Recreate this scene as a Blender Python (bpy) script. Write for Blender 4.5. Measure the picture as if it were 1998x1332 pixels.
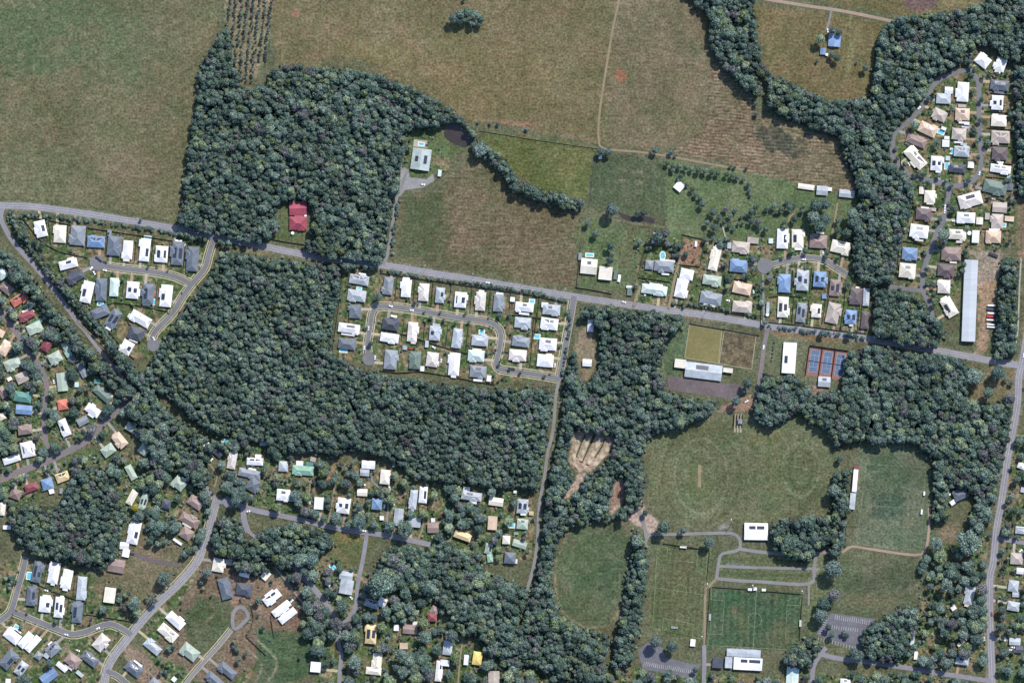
import bpy, math, random
import numpy as np
from mathutils import Vector
random.seed(7); rng = np.random.default_rng(7)
S = 0.55                                  # metres per pixel of the photograph
W0, H0 = 1998, 1332
scene = bpy.context.scene
for o in list(bpy.data.objects): bpy.data.objects.remove(o)
COL = scene.collection
# ---------------------------------------------------------------- camera, world, sun, exposure
CAMH = 5000.0
cam = bpy.data.cameras.new("camera"); camo = bpy.data.objects.new("camera", cam); COL.objects.link(camo)
camo.location = (0, 0, CAMH); camo.rotation_euler = (0, 0, 0)
cam.sensor_width = 36; cam.lens = 36 * CAMH / (W0 * S); cam.clip_start = 100; cam.clip_end = 60000
scene.camera = camo
SUN_EL, SUN_AZ = math.radians(46), math.radians(30)
world = bpy.data.worlds.new("World"); scene.world = world; world.use_nodes = True
nt = world.node_tree; nt.nodes.clear()
sky = nt.nodes.new("ShaderNodeTexSky"); sky.sky_type = 'NISHITA'; sky.sun_disc = False
sky.sun_elevation = SUN_EL; sky.sun_rotation = SUN_AZ; sky.ozone_density = 4.0
bg = nt.nodes.new("ShaderNodeBackground"); bg.inputs[1].default_value = 0.15
wo = nt.nodes.new("ShaderNodeOutputWorld")
nt.links.new(sky.outputs[0], bg.inputs[0]); nt.links.new(bg.outputs[0], wo.inputs[0])
sl = bpy.data.lights.new("sun", 'SUN'); sl.energy = 4.2; sl.angle = math.radians(0.5); sl.color = (1, 0.955, 0.88)
so = bpy.data.objects.new("sun", sl); COL.objects.link(so); so.location = (300, 500, 600)
tosun = Vector((math.sin(SUN_AZ) * math.cos(SUN_EL), math.cos(SUN_AZ) * math.cos(SUN_EL), math.sin(SUN_EL)))
so.rotation_euler = tosun.to_track_quat('Z', 'Y').to_euler()
vs = scene.view_settings; vs.view_transform = 'Standard'; vs.look = 'None'; vs.exposure = 0.52; vs.gamma = 1
scene.cycles.max_bounces = 4; scene.cycles.diffuse_bounces = 2; scene.cycles.glossy_bounces = 2
scene.cycles.transmission_bounces = 1; scene.cycles.transparent_max_bounces = 4
scene.cycles.use_denoising = False
# ---------------------------------------------------------------- helpers
def X(px): return (px - W0 / 2) * S
def Y(py): return (H0 / 2 - py) * S
K = 0.56                                   # display colour -> surface albedo
def lin(c): 
    c = np.asarray(c, float) / 255.0
    return np.where(c <= 0.04045, c / 12.92, ((c + 0.055) / 1.055) ** 2.4)
def alb(c, k=K): return tuple(float(v) for v in np.minimum(lin(c) * k, 0.86))
def mesh(name, V, F, mats=(), mi=None, smooth=False):
    me = bpy.data.meshes.new(name); me.from_pydata(V, [], F); 
    for m in mats: me.materials.append(m)
    if mi is not None: me.polygons.foreach_set("material_index", mi)
    if smooth: me.polygons.foreach_set("use_smooth", [True] * len(F))
    me.update(); return me
def obj(name, me, parent=None, loc=None, rz=None, **tags):
    o = bpy.data.objects.new(name, me); COL.objects.link(o)
    if parent: o.parent = parent
    if loc: o.location = loc
    if rz is not None: o.rotation_euler = (0, 0, rz)
    for k, v in tags.items(): o[k] = v
    return o
def box(V, F, x0, x1, y0, y1, z0, z1):
    n = len(V)
    V += [(x0, y0, z0), (x1, y0, z0), (x1, y1, z0), (x0, y1, z0), (x0, y0, z1), (x1, y0, z1), (x1, y1, z1), (x0, y1, z1)]
    F += [(n, n+3, n+2, n+1), (n+4, n+5, n+6, n+7), (n, n+1, n+5, n+4), (n+1, n+2, n+6, n+5), (n+2, n+3, n+7, n+6), (n+3, n, n+4, n+7)]
def newmat(name):
    m = bpy.data.materials.new(name); m.use_nodes = True
    n = m.node_tree; return m, n, n.nodes["Principled BSDF"]
def N(n, t, **kw):
    d = n.nodes.new(t)
    for k, v in kw.items():
        if isinstance(k, str) and hasattr(d, k): setattr(d, k, v)
    return d
_mats = {}
def noisy(name, rgb, amp=0.25, scale=0.6, scale2=0.08, rough=0.85, rnd=0.0, metallic=0.0, stretch=None, spec=0.3):
    """plain surface with two scales of wear and a small per-object tone shift"""
    if name in _mats: return _mats[name]
    m, n, b = newmat(name); L = n.links
    tc = N(n, "ShaderNodeTexCoord"); mp = N(n, "ShaderNodeMapping")
    geo = N(n, "ShaderNodeNewGeometry"); L.new(geo.outputs["Position"], mp.inputs[0])
    if stretch: mp.inputs["Scale"].default_value = stretch
    fac = None
    for sc, det in ((scale, 3), (scale2, 3)):
        t = N(n, "ShaderNodeTexNoise"); t.inputs["Scale"].default_value = sc; t.inputs["Detail"].default_value = det
        L.new(mp.outputs[0], t.inputs["Vector"])
        r = N(n, "ShaderNodeMapRange"); r.inputs[1].default_value = 0.3; r.inputs[2].default_value = 0.7
        r.inputs[3].default_value = 1 - amp; r.inputs[4].default_value = 1 + amp
        L.new(t.outputs[0], r.inputs[0])
        if fac is None: fac = r.outputs[0]
        else:
            mm = N(n, "ShaderNodeMath", operation='MULTIPLY'); L.new(fac, mm.inputs[0]); L.new(r.outputs[0], mm.inputs[1]); fac = mm.outputs[0]
    if rnd:
        oi = N(n, "ShaderNodeObjectInfo"); r = N(n, "ShaderNodeMapRange")
        r.inputs[3].default_value = 1 - rnd; r.inputs[4].default_value = 1 + rnd; L.new(oi.outputs["Random"], r.inputs[0])
        mm = N(n, "ShaderNodeMath", operation='MULTIPLY'); L.new(fac, mm.inputs[0]); L.new(r.outputs[0], mm.inputs[1]); fac = mm.outputs[0]
    vm = N(n, "ShaderNodeVectorMath", operation='SCALE'); vm.inputs[0].default_value = rgb; L.new(fac, vm.inputs["Scale"])
    L.new(vm.outputs[0], b.inputs["Base Color"]); b.inputs["Roughness"].default_value = rough; b.inputs["Metallic"].default_value = metallic
    b.inputs["Specular IOR Level"].default_value = spec
    _mats[name] = m; return m
# value noise and rasters in photo pixels
def vnoise(h, w, cell, seed):
    r = np.random.default_rng(seed); gh, gw = int(h / cell) + 3, int(w / cell) + 3
    g = r.random((gh, gw)); y = np.arange(h) / cell; x = np.arange(w) / cell
    y0 = y.astype(int); x0 = x.astype(int); fy = y - y0; fx = x - x0
    fy = fy * fy * (3 - 2 * fy); fx = fx * fx * (3 - 2 * fx)
    a = g[y0][:, x0] * (1 - fx) + g[y0][:, x0 + 1] * fx; b = g[y0 + 1][:, x0] * (1 - fx) + g[y0 + 1][:, x0 + 1] * fx
    return a * (1 - fy)[:, None] + b * fy[:, None]
PADX = 60                                # raster margin round the frame
RW, RH = W0 + 2 * PADX, H0 + 2 * PADX
def polymask(poly, M=None):
    p = np.array(poly, float) + PADX
    x0, y0 = np.maximum(np.floor(p.min(0)).astype(int), 0); x1, y1 = np.ceil(p.max(0)).astype(int) + 1
    x1 = min(x1, RW); y1 = min(y1, RH)
    out = np.zeros((RH, RW), bool) if M is None else M
    if x1 <= x0 or y1 <= y0: return out
    yy, xx = np.mgrid[y0:y1, x0:x1]; ins = np.zeros(yy.shape, bool)
    n = len(p)
    for i in range(n):
        xa, ya = p[i]; xb, yb = p[(i + 1) % n]
        if ya == yb: continue
        c = ((ya > yy) != (yb > yy)); ins ^= c & (xx < (xb - xa) * (yy - ya) / (yb - ya) + xa)
    out[y0:y1, x0:x1] |= ins
    return out
def blur(a, k):
    for ax in (0, 1):
        for _ in range(2):
            c = np.cumsum(np.concatenate([np.repeat(a.take([0], ax), k + 1, ax), a, np.repeat(a.take([-1], ax), k, ax)], ax), ax)
            n = a.shape[ax]; a = (c.take(range(2 * k + 1, 2 * k + 1 + n), ax) - c.take(range(0, n), ax)) / (2 * k + 1)
    return a
def flat_z(i): return 0.03 + 0.02 * i
def spline(pts, step=4.0):
    p = [np.array(q, float) for q in pts]; p = [2 * p[0] - p[1]] + p + [2 * p[-1] - p[-2]]
    out = []
    for i in range(1, len(p) - 2):
        n = max(2, int(np.linalg.norm(p[i+1] - p[i]) / step))
        for k in range(n):
            t = k / n
            out.append(0.5 * (2*p[i] + (p[i+1]-p[i-1])*t + (2*p[i-1]-5*p[i]+4*p[i+1]-p[i+2])*t*t + (3*p[i]-p[i-1]-3*p[i+1]+p[i+2])*t**3))
    out.append(p[-2]); return np.array(out)
def ords(i):
    return ["first","second","third","fourth","fifth","sixth","seventh","eighth","ninth","tenth","eleventh","twelfth","13th","14th","15th","16th","17th","18th","19th","20th","21st","22nd","23rd","24th","25th","26th","27th","28th","29th","30th"][i]
# ================================================================= DATA (photo pixels)
ROADS = [  # name, width px, tint, kerbs, points
 ("highway",13,"asph",0,"-60,396 -20,398 10,401 60,403 120,410 200,422 330,444 420,462 520,482 640,505 745,517 850,534 950,550 1060,569 1130,580 1250,598 1390,617 1500,636 1600,648 1700,662 1850,688 1960,708 2060,722"),
 ("street",9,"asph",0,"6,402 2,425 12,450 29,476 72,524 103,562 144,618 160,638"),
 ("lane",6.5,"asph",0,"158,636 200,690 262,765 330,860 395,940 420,975"),
 ("road",12,"brown",0,"262,768 255,777 225,802 195,832 172,857 135,879 90,900 45,917 0,936 -60,960"),
 ("street",9.5,"brown",0,"-60,540 0,610 27,642 49,677 60,693 77,711 87,735 92,762 87,788 86,818 89,860 97,874 105,886"),
 ("street",9,"asph2",1,"190,513 207,519 240,524 288,529 336,538 372,553"),
 ("street",9.5,"asph2",1,"418,462 408,495 399,524 375,553 356,579 336,611 300,651 298,680"),
 ("road",11,"asph2",1,"1120,578 1115,612 1108,650 1100,695 1092,738"),
 ("lane",6,"pale",0,"1092,738 1085,770 1079,840 1069,880 1063,925 1054,975 1050,1020 1049,1050 1043,1095 1036,1125 1030,1144 1018,1177 1004,1200"),
 ("street",9,"asph2",1,"720,700 717,675 722,638 727,610 740,598 780,600 840,610 890,619 940,625 965,634 977,652 973,688 968,708 976,720 1015,726 1065,734 1092,739"),
 ("driveway_track",6,"pale",0,"795,330 785,360 773,390 766,435 760,473 755,500 748,516"),
 ("farm_track",4,"tan",0,"1208,-60 1207,0 1195,60 1180,150 1170,220 1168,270 1180,290 1250,297 1320,308 1400,323 1468,334"),
 ("farm_track",6,"pink",0,"1440,-14 1480,-4 1570,11 1650,23 1742,42"),
 ("driveway_track",4,"pale",0,"1622,20 1618,40 1612,60"),
 ("street",9,"asph2",0,"1854,364 1833,356 1796,349 1773,340 1748,315 1741,292 1747,258 1770,240 1796,212 1806,196 1818,172 1833,156 1863,143 1883,137 1898,143 1907,157 1910,175 1910,220 1911,258 1914,300 1913,325 1905,344 1887,358 1854,364"),
 ("street",9,"asph2",0,"1852,364 1850,385 1845,411 1840,433 1830,450 1822,468 1816,487 1803,525 1800,550 1801,568 1811,588 1822,624"),
 ("street",8,"asph2",0,"1800,567 1780,565 1735,559"),
 ("street",9,"asph2",1,"1492,519 1520,512 1550,505 1580,502 1610,508 1630,520 1654,535"),
 ("driveway_track",4,"pale",0,"1489,533 1489,560 1490,600 1491,632"),
 ("highway",14,"asph",0,"2012,600 2004,650 1996,700 1988,735 1985,787 1974,850 1965,900 1959,945 1952,990 1944,1035 1938,1095 1931,1132 1932,1222 1935,1300 1937,1390"),
 ("street",8,"asph",0,"1942,1048 1970,1054 2060,1068"),
 ("street",9,"asph",0,"1583,1390 1584,1332 1588,1297 1603,1273 1612,1262"),
 ("street",9,"asph",0,"1603,1276 1637,1284 1682,1289 1728,1296 1788,1305 1848,1315 1934,1328"),
 ("park_road",6,"pale",0,"1258,1066 1262,1050 1272,1042 1310,1042 1380,1040 1426,1040 1442,1050 1444,1066 1436,1074 1408,1081 1402,1100 1398,1128"),
 ("park_road",6.5,"pale",0,"1398,1128 1440,1132 1480,1134 1578,1138 1588,1108 1592,1080"),
 ("park_road",6.5,"pale",0,"1440,1070 1490,1077 1540,1080 1592,1079 1612,1076"),
 ("park_road",5.5,"pale",0,"1404,1104 1450,1106 1520,1108 1587,1109"),
 ("park_road",4,"pale",0,"1578,1138 1578,1180"),
 ("park_road",5,"pink",0,"1608,1078 1640,1078 1662,1066 1700,1071 1785,1082 1806,1070 1812,1035 1813,990"),
 ("park_road",7,"pale",0,"1245,995 1254,1012 1260,1040 1262,1052"),
 ("park_road",5,"tan",0,"1398,1128 1384,1143 1376,1160 1375,1262"),
 ("street",8,"asph",0,"1374,1258 1374,1300 1372,1390"),
 ("street",8,"brown",0,"1497,642 1490,680 1485,720 1478,760 1470,776"),
 ("highway",13,"asph",1,"423,972 420,985 411,1020 407,1035 398,1060 389,1087 374,1110 347,1140 317,1168 284,1203 246,1250 216,1290 204,1330 200,1400"),
 ("street",10,"asph2",1,"51,1086 43,1120 30,1165 24,1184 9,1204 -60,1245"),
 ("street",10,"asph2",1,"20,1190 40,1198 67,1209 105,1224 138,1236 165,1232 195,1221 218,1217 246,1230 256,1238"),
 ("street",7,"pale",1,"452,1228 425,1261 388,1302 365,1330 330,1380"),
 ("street",9,"asph2",1,"208,1308 232,1319 262,1345"),
 ("street",10,"asph",0,"420,978 445,979 475,988 505,997 565,1009 610,1019 650,1029 695,1036 740,1042 778,1049 840,1062"),
 ("street",11,"asph",0,"475,988 476,1012 484,1038"),
 ("lane",6.5,"asph",0,"484,1036 520,1064 552,1087 576,1108"),
 ("street",11,"asph",0,"574,1106 582,1113 612,1147 637,1177 653,1204 662,1216"),
 ("footpath",4,"pale",0,"535,1105 558,1132 573,1153 586,1170 608,1200 623,1217 648,1224"),
 ("street",8,"asph",0,"716,1038 710,1080 704,1110 698,1140 694,1182 683,1202 665,1222 660,1249 666,1275 663,1312 660,1390"),
 ("driveway_track",3.5,"tan",0,"659,915 657,924 650,967 640,1020"),
 ("driveway_track",3,"tan",0,"607,935 605,945 597,1015"),
 ("driveway_track",4,"pale",0,"726,925 726,938 742,952 754,965 757,990 751,1042"),
 ("driveway_track",3.5,"tan",0,"904,1237 898,1282 893,1340"),
 ("driveway_track",4,"tan",0,"828,1000 824,1030 816,1052"),
 ("footpath",3.5,"tan",0,"361,838 380,866 400,891 420,922 423,932 418,950"),
 ("footpath",3,"tan",0,"150,625 170,645 200,672 225,700 245,730 275,760"),
 ("footpath",3,"white",0,"1992,505 1989,560 1986,640 1982,675"),
 ("driveway_track",4,"tan",0,"1552,414 1540,425 1538,440 1537,455"),
 ("driveway_track",2.5,"white",0,"1408,436 1412,450 1416,466"),
 ("driveway_track",4,"tan",0,"1634,395 1630,420 1627,440 1622,460"),
 ("driveway_track",5,"tan",0,"1250,560 1243,575 1236,597"),
 ("driveway_track",5,"tan",0,"1327,505 1316,545 1309,580 1304,602"),
]
CIRC = [(190,513,15,"asph2"),(300,673,13,"asph2"),(720,700,13,"asph2"),(1492,519,15,"asph2"),(447,979,12,"asph")]
# rows of houses: "label | group | order axis | fence | cx cy w l ang colour flags; ..."
HR = """
top row of triangular estate|x|1|78.8 446.8 24 32 -13 W s;116.5 456.4 26 34 3 P;150.9 459.3 32 38 5 G;187.9 470.8 34 24 3 B s;224 479.7 28 38 5 D;213.8 454.5 8 12 5 G S;248.7 487.4 21 36 5 W;281.6 487.6 23 44 6 W s;314.8 495.8 26 32 4 W s;345.3 494 27 46 5 D s;374.8 505 26 48 5 D
lower row of triangular estate|x|1|169.4 569.3 24 42 13 W s;197 565 23 44 2 D;224 560.2 19 36 3 A;260.7 566 27 33 5 W s;287.8 573.4 26 40 5 D s;323.2 577 26 43 6 W s
southern tip of triangular estate|x|0|133.4 514 36 20 -14 W s;147.8 542 36 20 -28 C;195.8 608 34 22 -22 D;222.2 622.7 22 38 33 D s;273.9 622.7 42 22 30 W s;265.5 651.5 30 26 20 C;246.3 676.7 26 26 30 W s
upper leafy western suburb|x|0|4.5 533 20 22 -35 A;13.5 562.6 26 18 40 K;39 585 34 20 -33 R s;34 580 14 6 -33 W S;52.5 616.6 32 18 -25 M;60.8 606 12 8 40 W S;68.3 640.6 30 22 -25 E;73.6 628.6 22 9 -30 V S;91.6 673.5 18 24 32 M;130.6 676 16 20 -30 E;134 690 13 12 -30 N S;108.8 699 26 24 -28 E;7.5 679.5 22 26 30 O;2 650 14 14 30 O S;25.5 711 32 24 -25 E;44.3 735.8 26 20 -25 T;141 700.5 14 12 30 D S;161.4 721.6 14 30 -28 G g;121.6 744.8 20 36 -6 E g;190 744 13 9 3 V S;150 750 8 10 0 A S;19 739 9 7 -30 W S
lower leafy western suburb|x|0|201 768 40 18 42 F;214 773 9 12 42 W S;45 773 34 22 8 V;47.3 799 32 18 5 B g;123 789 20 20 -10 R;182.4 798.9 30 20 35 W;125.4 834 18 34 -22 W s;162 821 22 15 -28 G g;49.5 837 28 20 -8 K;5 765 14 24 -30 K;4 812 14 14 -25 P;255 832.7 18 16 30 E;233.5 859.5 22 30 -40 O;211.7 878 26 20 -35 E;55.5 876 28 30 -12 W s;23 895.5 34 14 -18 W;268 848 7 14 -40 G S
western road bend|x|0|122.4 930 26 18 -20 Y s;93 943.6 22 22 -15 B;101 958 10 9 -15 W S;61.5 950 26 16 -20 M;31 963 22 20 20 K;4 991.6 14 26 8 P;14 1028 16 8 0 W S;282 876 20 22 35 E;256 921 14 30 -28 E;258 970 14 30 28 P;281 977 14 34 18 E s;119.5 957 6 11 5 G S
below the western wood|x|0|261 1038.5 24 44 13 W s;243 1064 18 14 5 W S;246 1078 14 16 12 W S;227.5 1103 32 26 10 K g;214.7 1160 22 30 8 P f
upper row of bottom-left estate|x|1|75 1115 22 42 12 D s;105 1116.6 22 42 11 W;130 1128.6 22 38 11 W;160.7 1146.7 20 46 5 L
second row of bottom-left estate|x|1|63 1162 22 38 6 D s;90 1178.5 26 30 6 W s;117 1183.8 20 40 6 W s;150 1193.6 23 40 6 D s
winding street in bottom-left corner|x|0|25.5 1238.6 32 24 38 W s;51 1248 16 34 42 W;64.6 1255 14 36 42 W;103.6 1265.6 28 22 -40 G s;75.8 1278 14 14 35 G;91 1278 11 9 35 L S;199 1253.6 26 32 40 Q;176.4 1283.6 34 20 38 D s;141.9 1289 30 26 35 K;121 1300 24 10 40 W S;156 1313.7 16 7 40 A S;96 1318 34 20 -38 B g;18.8 1286.6 26 38 40 D s;42 1303 18 28 35 L s;16 1330 10 14 5 W S
new lots beside bottom-left highway|x|0|261.6 1303 34 22 38 D s;344 1208.6 38 22 42 W;327.6 1234 40 22 40 P s;299 1259.6 36 20 40 L s;369.7 1271.6 36 26 38 E;443 1307.7 38 20 40 D;417.7 1326 36 20 40 D;303.6 1332 22 14 40 G;340 1324 9 9 40 W S;440.6 1147 24 42 -15 D;476.7 1150 32 26 8 C;531.8 1165.8 36 20 -38 W s;549.8 1186.8 40 16 -38 W;561 1199.6 38 16 -38 W;446.7 1096 12 11 5 T S;428 1102 26 26 10 P;478 1117 20 16 15 W;518.7 1121.6 18 14 -50 P S
around the southwestern junction|x|0|349 943.6 26 24 40 E;325 982.6 18 18 10 C;382 979.6 30 20 35 K;370 1012.7 38 22 30 K;364 1040.5 24 22 35 K;346.8 1056 20 5 35 W S;401.6 865.5 14 12 40 W S;427 882 18 16 40 C g;452.7 897 18 34 10 Q;487 924 44 18 12 G;496 946.6 26 26 30 D;497.7 900 32 14 3 W s;504 891 12 10 3 W S;514 864 14 10 0 L S;553 909 18 20 3 L;553 966 26 24 5 W s
row north of southern street|x|1|591.5 918 42 20 5 N;584.8 904 14 11 5 W S;604 904.6 15 8 5 V S;611 895.6 11 9 15 T S;622.3 981 18 24 4 W f;669.6 985.6 28 30 8 W s;719 906 26 16 4 W g;711.7 921 18 14 4 L g;753 930 22 28 5 P;707 960 20 14 3 P g;735.7 982.6 20 22 5 B;777.7 1008 18 34 6 L g;806 973.6 16 38 7 L;825.8 964.6 16 32 5 W s;809 1018.7 24 18 5 L f;845 1029 22 20 0 K g;845 1014 8 8 0 W S;768.7 904.6 6 12 0 G S
west of the north-south lane|x|0|920 968 40 18 8 L s;910 956 13 14 8 W;968 978 28 16 8 P g;1021 987 24 28 5 L s;1036.7 1000.6 9 8 5 Y S;1019.4 1021.6 22 20 5 E s;961 1019.4 18 27 4 O f;903 1044 34 16 20 Y;988 1052.4 15 16 3 P;1014 1060.6 28 14 18 E g;953.4 1069.6 14 20 12 E s;956 1088 11 16 -8 N;995.4 1087.6 22 22 5 D;1004.5 1094 10 9 5 W S;1007 1040 9 5 0 N S;1005 959 6 5 0 W S
around the south-central wood|x|0|675.6 1122 26 16 8 L g;676 1144 26 28 10 L g;639.6 1139.4 11 5 35 W S;726 1177 30 16 18 L s;745.8 1174 16 18 25 W;723 1235.6 24 38 5 Y s;735 1290 20 34 6 P;729 1308 30 14 6 P;616 1300 20 20 5 W f;773.5 1223.6 10 12 3 W S;800 1226.6 28 18 5 K g;809.8 1216 9 9 3 P S;843.6 1203 18 16 0 M;848 1190 16 16 30 K;788 1259 16 12 0 O f;873.6 1262.6 18 28 6 L;857 1308 14 40 6 W s;868 1292 18 12 6 W f;909.7 1286 9 20 5 W f;931.4 1283 18 26 8 J;963.7 1319.7 22 24 0 T g;745 1010 8 8 0 W S
west side of the central estate|y|0|701 545 38 20 10 L s;696 577.6 36 24 8 L;691.3 607.6 26 26 3 D;681 641.4 42 20 8 W s;677.5 670 34 22 8 D
top row of the central estate|x|1|756 557.6 22 34 8 G;791.4 562.6 22 34 5 W;826 570 22 34 5 Q;860 576 20 30 5 L s;900 585 26 30 5 W s;936.6 587.6 22 36 5 Q;974 591 22 34 5 G;1000 584 9 9 5 W S;1023 600 36 20 6 W s;1076 605 34 22 5 L s;1063 595 13 10 5 W S
upper inner row of central estate|x|1|762.6 631 32 26 10 C;806.4 647.6 22 38 5 Q;850 650 24 28 5 L s;892.7 660 20 38 8 L;936.5 662.6 32 24 5 L;1020 631 32 24 5 L;1071.6 632.6 34 24 8 W s
lower inner rows of central estate|x|0|760 660 36 20 8 W;764 701.4 28 38 5 G;809 702.6 24 34 5 F;845 701.4 26 28 8 Q;885 710 24 44 5 W;929 695 32 24 5 A;932.8 726.5 32 26 5 G s;954 738 9 12 5 W S;1016.6 665 34 22 8 G;1069 672.6 34 26 5 W s;1010 694 34 24 5 Q;1064 702.6 32 26 5 W;790 678 9 8 5 L S;833 671 7 13 5 L S;824 719 8 10 5 W S
farm at the edge of the northern wood|x|0|821.6 311 37 42 8 X s g;858 338 7 13 5 A S
house set in the northern wood|y|0|581.8 406.5 34 26 -2 U g;581.8 436.6 34 28 0 U
farm compound north of the highway|x|0|1149 519.6 32 30 6 P g s;1181.3 533 26 26 6 P f;1200.8 536 7 18 5 F S;1228.6 569 10 15 5 F S;1228 559.5 12 5 3 W S;1132 500 7 14 3 G S
west lots of northern estate|x|0|1295.4 521 38 24 5 G;1267 516.6 16 18 5 G;1302 509 30 5 5 W S;1276.6 566 50 20 8 A;1339.7 536 26 22 12 W;1330.7 563 26 36 12 W;1393.8 504.6 20 46 14 P;1389 548 36 22 8 E;1387 581 42 26 10 G;1275 464 5 22 10 W S;1397 592 17 8 8 W S
north of the turning circle|x|0|1445 483.5 34 24 6 T;1423 479 8 12 3 L S;1469 469 22 12 6 T S;1441 518 34 26 5 B;1448 561.6 36 24 12 O;1448 597.6 38 24 6 T;1527.6 466 24 38 2 W s;1557.6 465.5 26 36 0 P s;1596.6 470 34 28 3 K s;1640 483.5 38 26 12 P s;1504 470 9 10 0 A S
south of the turning circle|x|1|1529 552.6 26 36 3 B;1563.6 546.6 28 40 3 L s;1601 545 28 30 5 B s;1630.5 561.6 24 32 6 K s;1669 578 26 32 5 H;1689.8 579.6 12 34 3 L
lots above the highway in the east|x|1|1529 599 24 40 3 P s;1498 600 6 22 3 L S;1563.7 609.6 20 38 6 G s;1591.4 606 22 26 5 P s;1626.7 611 28 40 12 T;1659 618.6 24 28 5 B s;1689 624.6 18 34 5 H;1608 578 9 9 0 B S
top of the eastern estate|y|0|1918 118 28 24 38 W;1950 126 24 26 20 W;1876.7 179.6 26 38 4 W;1840.6 191.6 28 22 3 L;1851 176.6 16 13 3 W S;1832.4 226 28 24 25 T;1877.4 224.6 28 26 3 O s;1877 207 16 6 3 T S;1886 241 10 6 3 W S;1885 249 9 5 3 L S
middle of the eastern estate|y|0|1810.6 251.6 36 24 25 O s;1788 274 40 20 22 K;1870.7 263.6 28 26 5 T;1845 280 14 14 3 W S;1847 269 10 6 3 W S;1841 251 10 6 20 W S;1786.6 307 48 24 48 P s;1876 295 30 22 4 L s;1828.6 319 26 28 3 W s;1849 309 9 9 3 A S;1867.7 328 32 18 5 C s;1894 322 12 12 5 W S
right-hand column of eastern estate|y|1|1950 167.6 36 22 8 D s;1944 200.6 26 28 3 W s;1948.7 235 30 24 3 P;1951.7 269.6 36 28 3 T s;1950 301 30 28 4 H;1951.7 331 40 18 8 W s;1952 321 9 6 3 W S;1941 367 46 28 12 F;1969.8 364 13 15 3 D S;1950 404.6 28 20 4 T g;1944 431.6 26 28 3 T;1926 422 9 13 3 T S;1969 427 18 10 5 O S;1937.5 463 30 26 3 O
south of the eastern loop road|y|0|1815 384 24 24 3 P;1797.9 371.6 10 14 3 P S;1893 391 46 28 -15 Q s;1801.6 419.6 30 26 5 H;1819 409 14 6 3 T S;1884 425.6 36 22 3 W s;1911 431 13 14 3 P S;1792.6 452.7 36 28 8 W s;1867.7 458.7 34 22 3 P s;1903 461.7 14 24 3 W f
southern end of eastern estate|y|0|1774.6 496 30 26 5 B;1770 529 32 30 5 P s;1855.7 496 38 28 3 K;1845 529 32 28 5 H;1840.6 559 26 26 3 Q;1851 599.6 24 38 -30 P s
blue farmstead in the northeast|x|0|1628 79.6 24 24 5 B g;1605.7 100.6 11 13 5 B S;1613 107 5 5 5 W S
paddocks north of the estate|x|0|1325 364 17 17 40 W g;1572.6 364.6 32 10 8 P S;1604 372 22 18 5 L g;1652 378 30 15 6 L g;1617 369 12 7 5 W S;1171 308 6 5 0 W S
clearing east of the central estate|y|0|1152.3 635 12 24 3 W;1145.5 707.4 18 14 3 W g
sports clubs|x|0|1327 709 22 17 7 P f;1372.5 724 72 30 7 L g s;1420 722 19 9 7 P f;1539.6 698 26 60 4 W f s;1608 744.5 24 20 4 L g s;1475 1036 46 33 1 W s f;1668 937 9 44 5 W f s;1663 977 11 32 5 L f;1671 912 10 6 5 M S;1450.8 1273 66 15 3 L f;1459 1294 56 24 3 W f s;1421.5 1291 14 22 3 L f;1400 1292 20 20 3 C f;1546 1318 24 36 5 A g;1649 1330 20 14 3 W s;1677 1334 16 8 3 O;1351.6 1252.8 10 14 5 W S;1473 1148 7 6 2 W S;1463 1149 8 5 2 W S;1490 1150 8 5 2 W S;1803 962 3.5 8 4 W S;1798 998 3.5 10 4 W S;1444 822 8 9 3 G S
southeastern park|y|0|1873 963 28 22 -25 D;1858.7 979.6 11 9 -35 W S;1890 1160.6 20 36 14 L;1860 1185 10 9 -35 W S;1870.7 1256.6 7 7 -35 P S;1878 1250 7 7 -35 P S;1886.4 1243 8 7 -35 P S;1876.7 1288 26 15 8 L s;1779.8 1247.6 8 20 4 A S;1786.6 1277.6 7 16 6 W S;1759.6 1255 7 6 10 W S
houses at the right-hand edge|y|0|1990.8 1033.6 20 14 5 L s;1983 1089 24 22 3 T;1977 1142.5 20 22 8 L;1981.8 1159 14 10 3 L S;1977 1181.6 24 18 10 L;1979.6 1250.6 22 14 3 L g;1988 1266 14 13 3 C g;1990 1113 14 12 5 W g;1992 908 14 12 20 W;1995 955 8 10 10 L S
"""
COLS = {  # roof colours: albedo, words
 'W':((.60,.60,.61),"white"),'P':((.56,.52,.44),"cream"),'Q':((.50,.46,.43),"pale pinkish"),'L':((.32,.35,.38),"light grey"),
 'G':((.175,.195,.22),"mid grey"),'D':((.10,.118,.145),"slate grey"),'C':((.055,.062,.08),"charcoal"),'B':((.14,.215,.34),"blue"),
 'A':((.40,.48,.46),"pale aqua"),'E':((.29,.345,.285),"pale green"),'N':((.20,.34,.26),"mint green"),'V':((.08,.19,.165),"teal green"),
 'F':((.11,.15,.13),"dark green"),'R':((.44,.14,.10),"orange red"),'U':((.25,.05,.075),"crimson"),'M':((.19,.055,.065),"maroon"),
 'O':((.48,.36,.27),"peach"),'T':((.34,.295,.26),"tan"),'K':((.21,.155,.14),"brown"),'H':((.10,.08,.085),"dark brown"),
 'Y':((.50,.39,.22),"sandy yellow"),'X':((.29,.335,.325),"grey-green"),'J':((.52,.41,.14),"bright yellow")}
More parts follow.
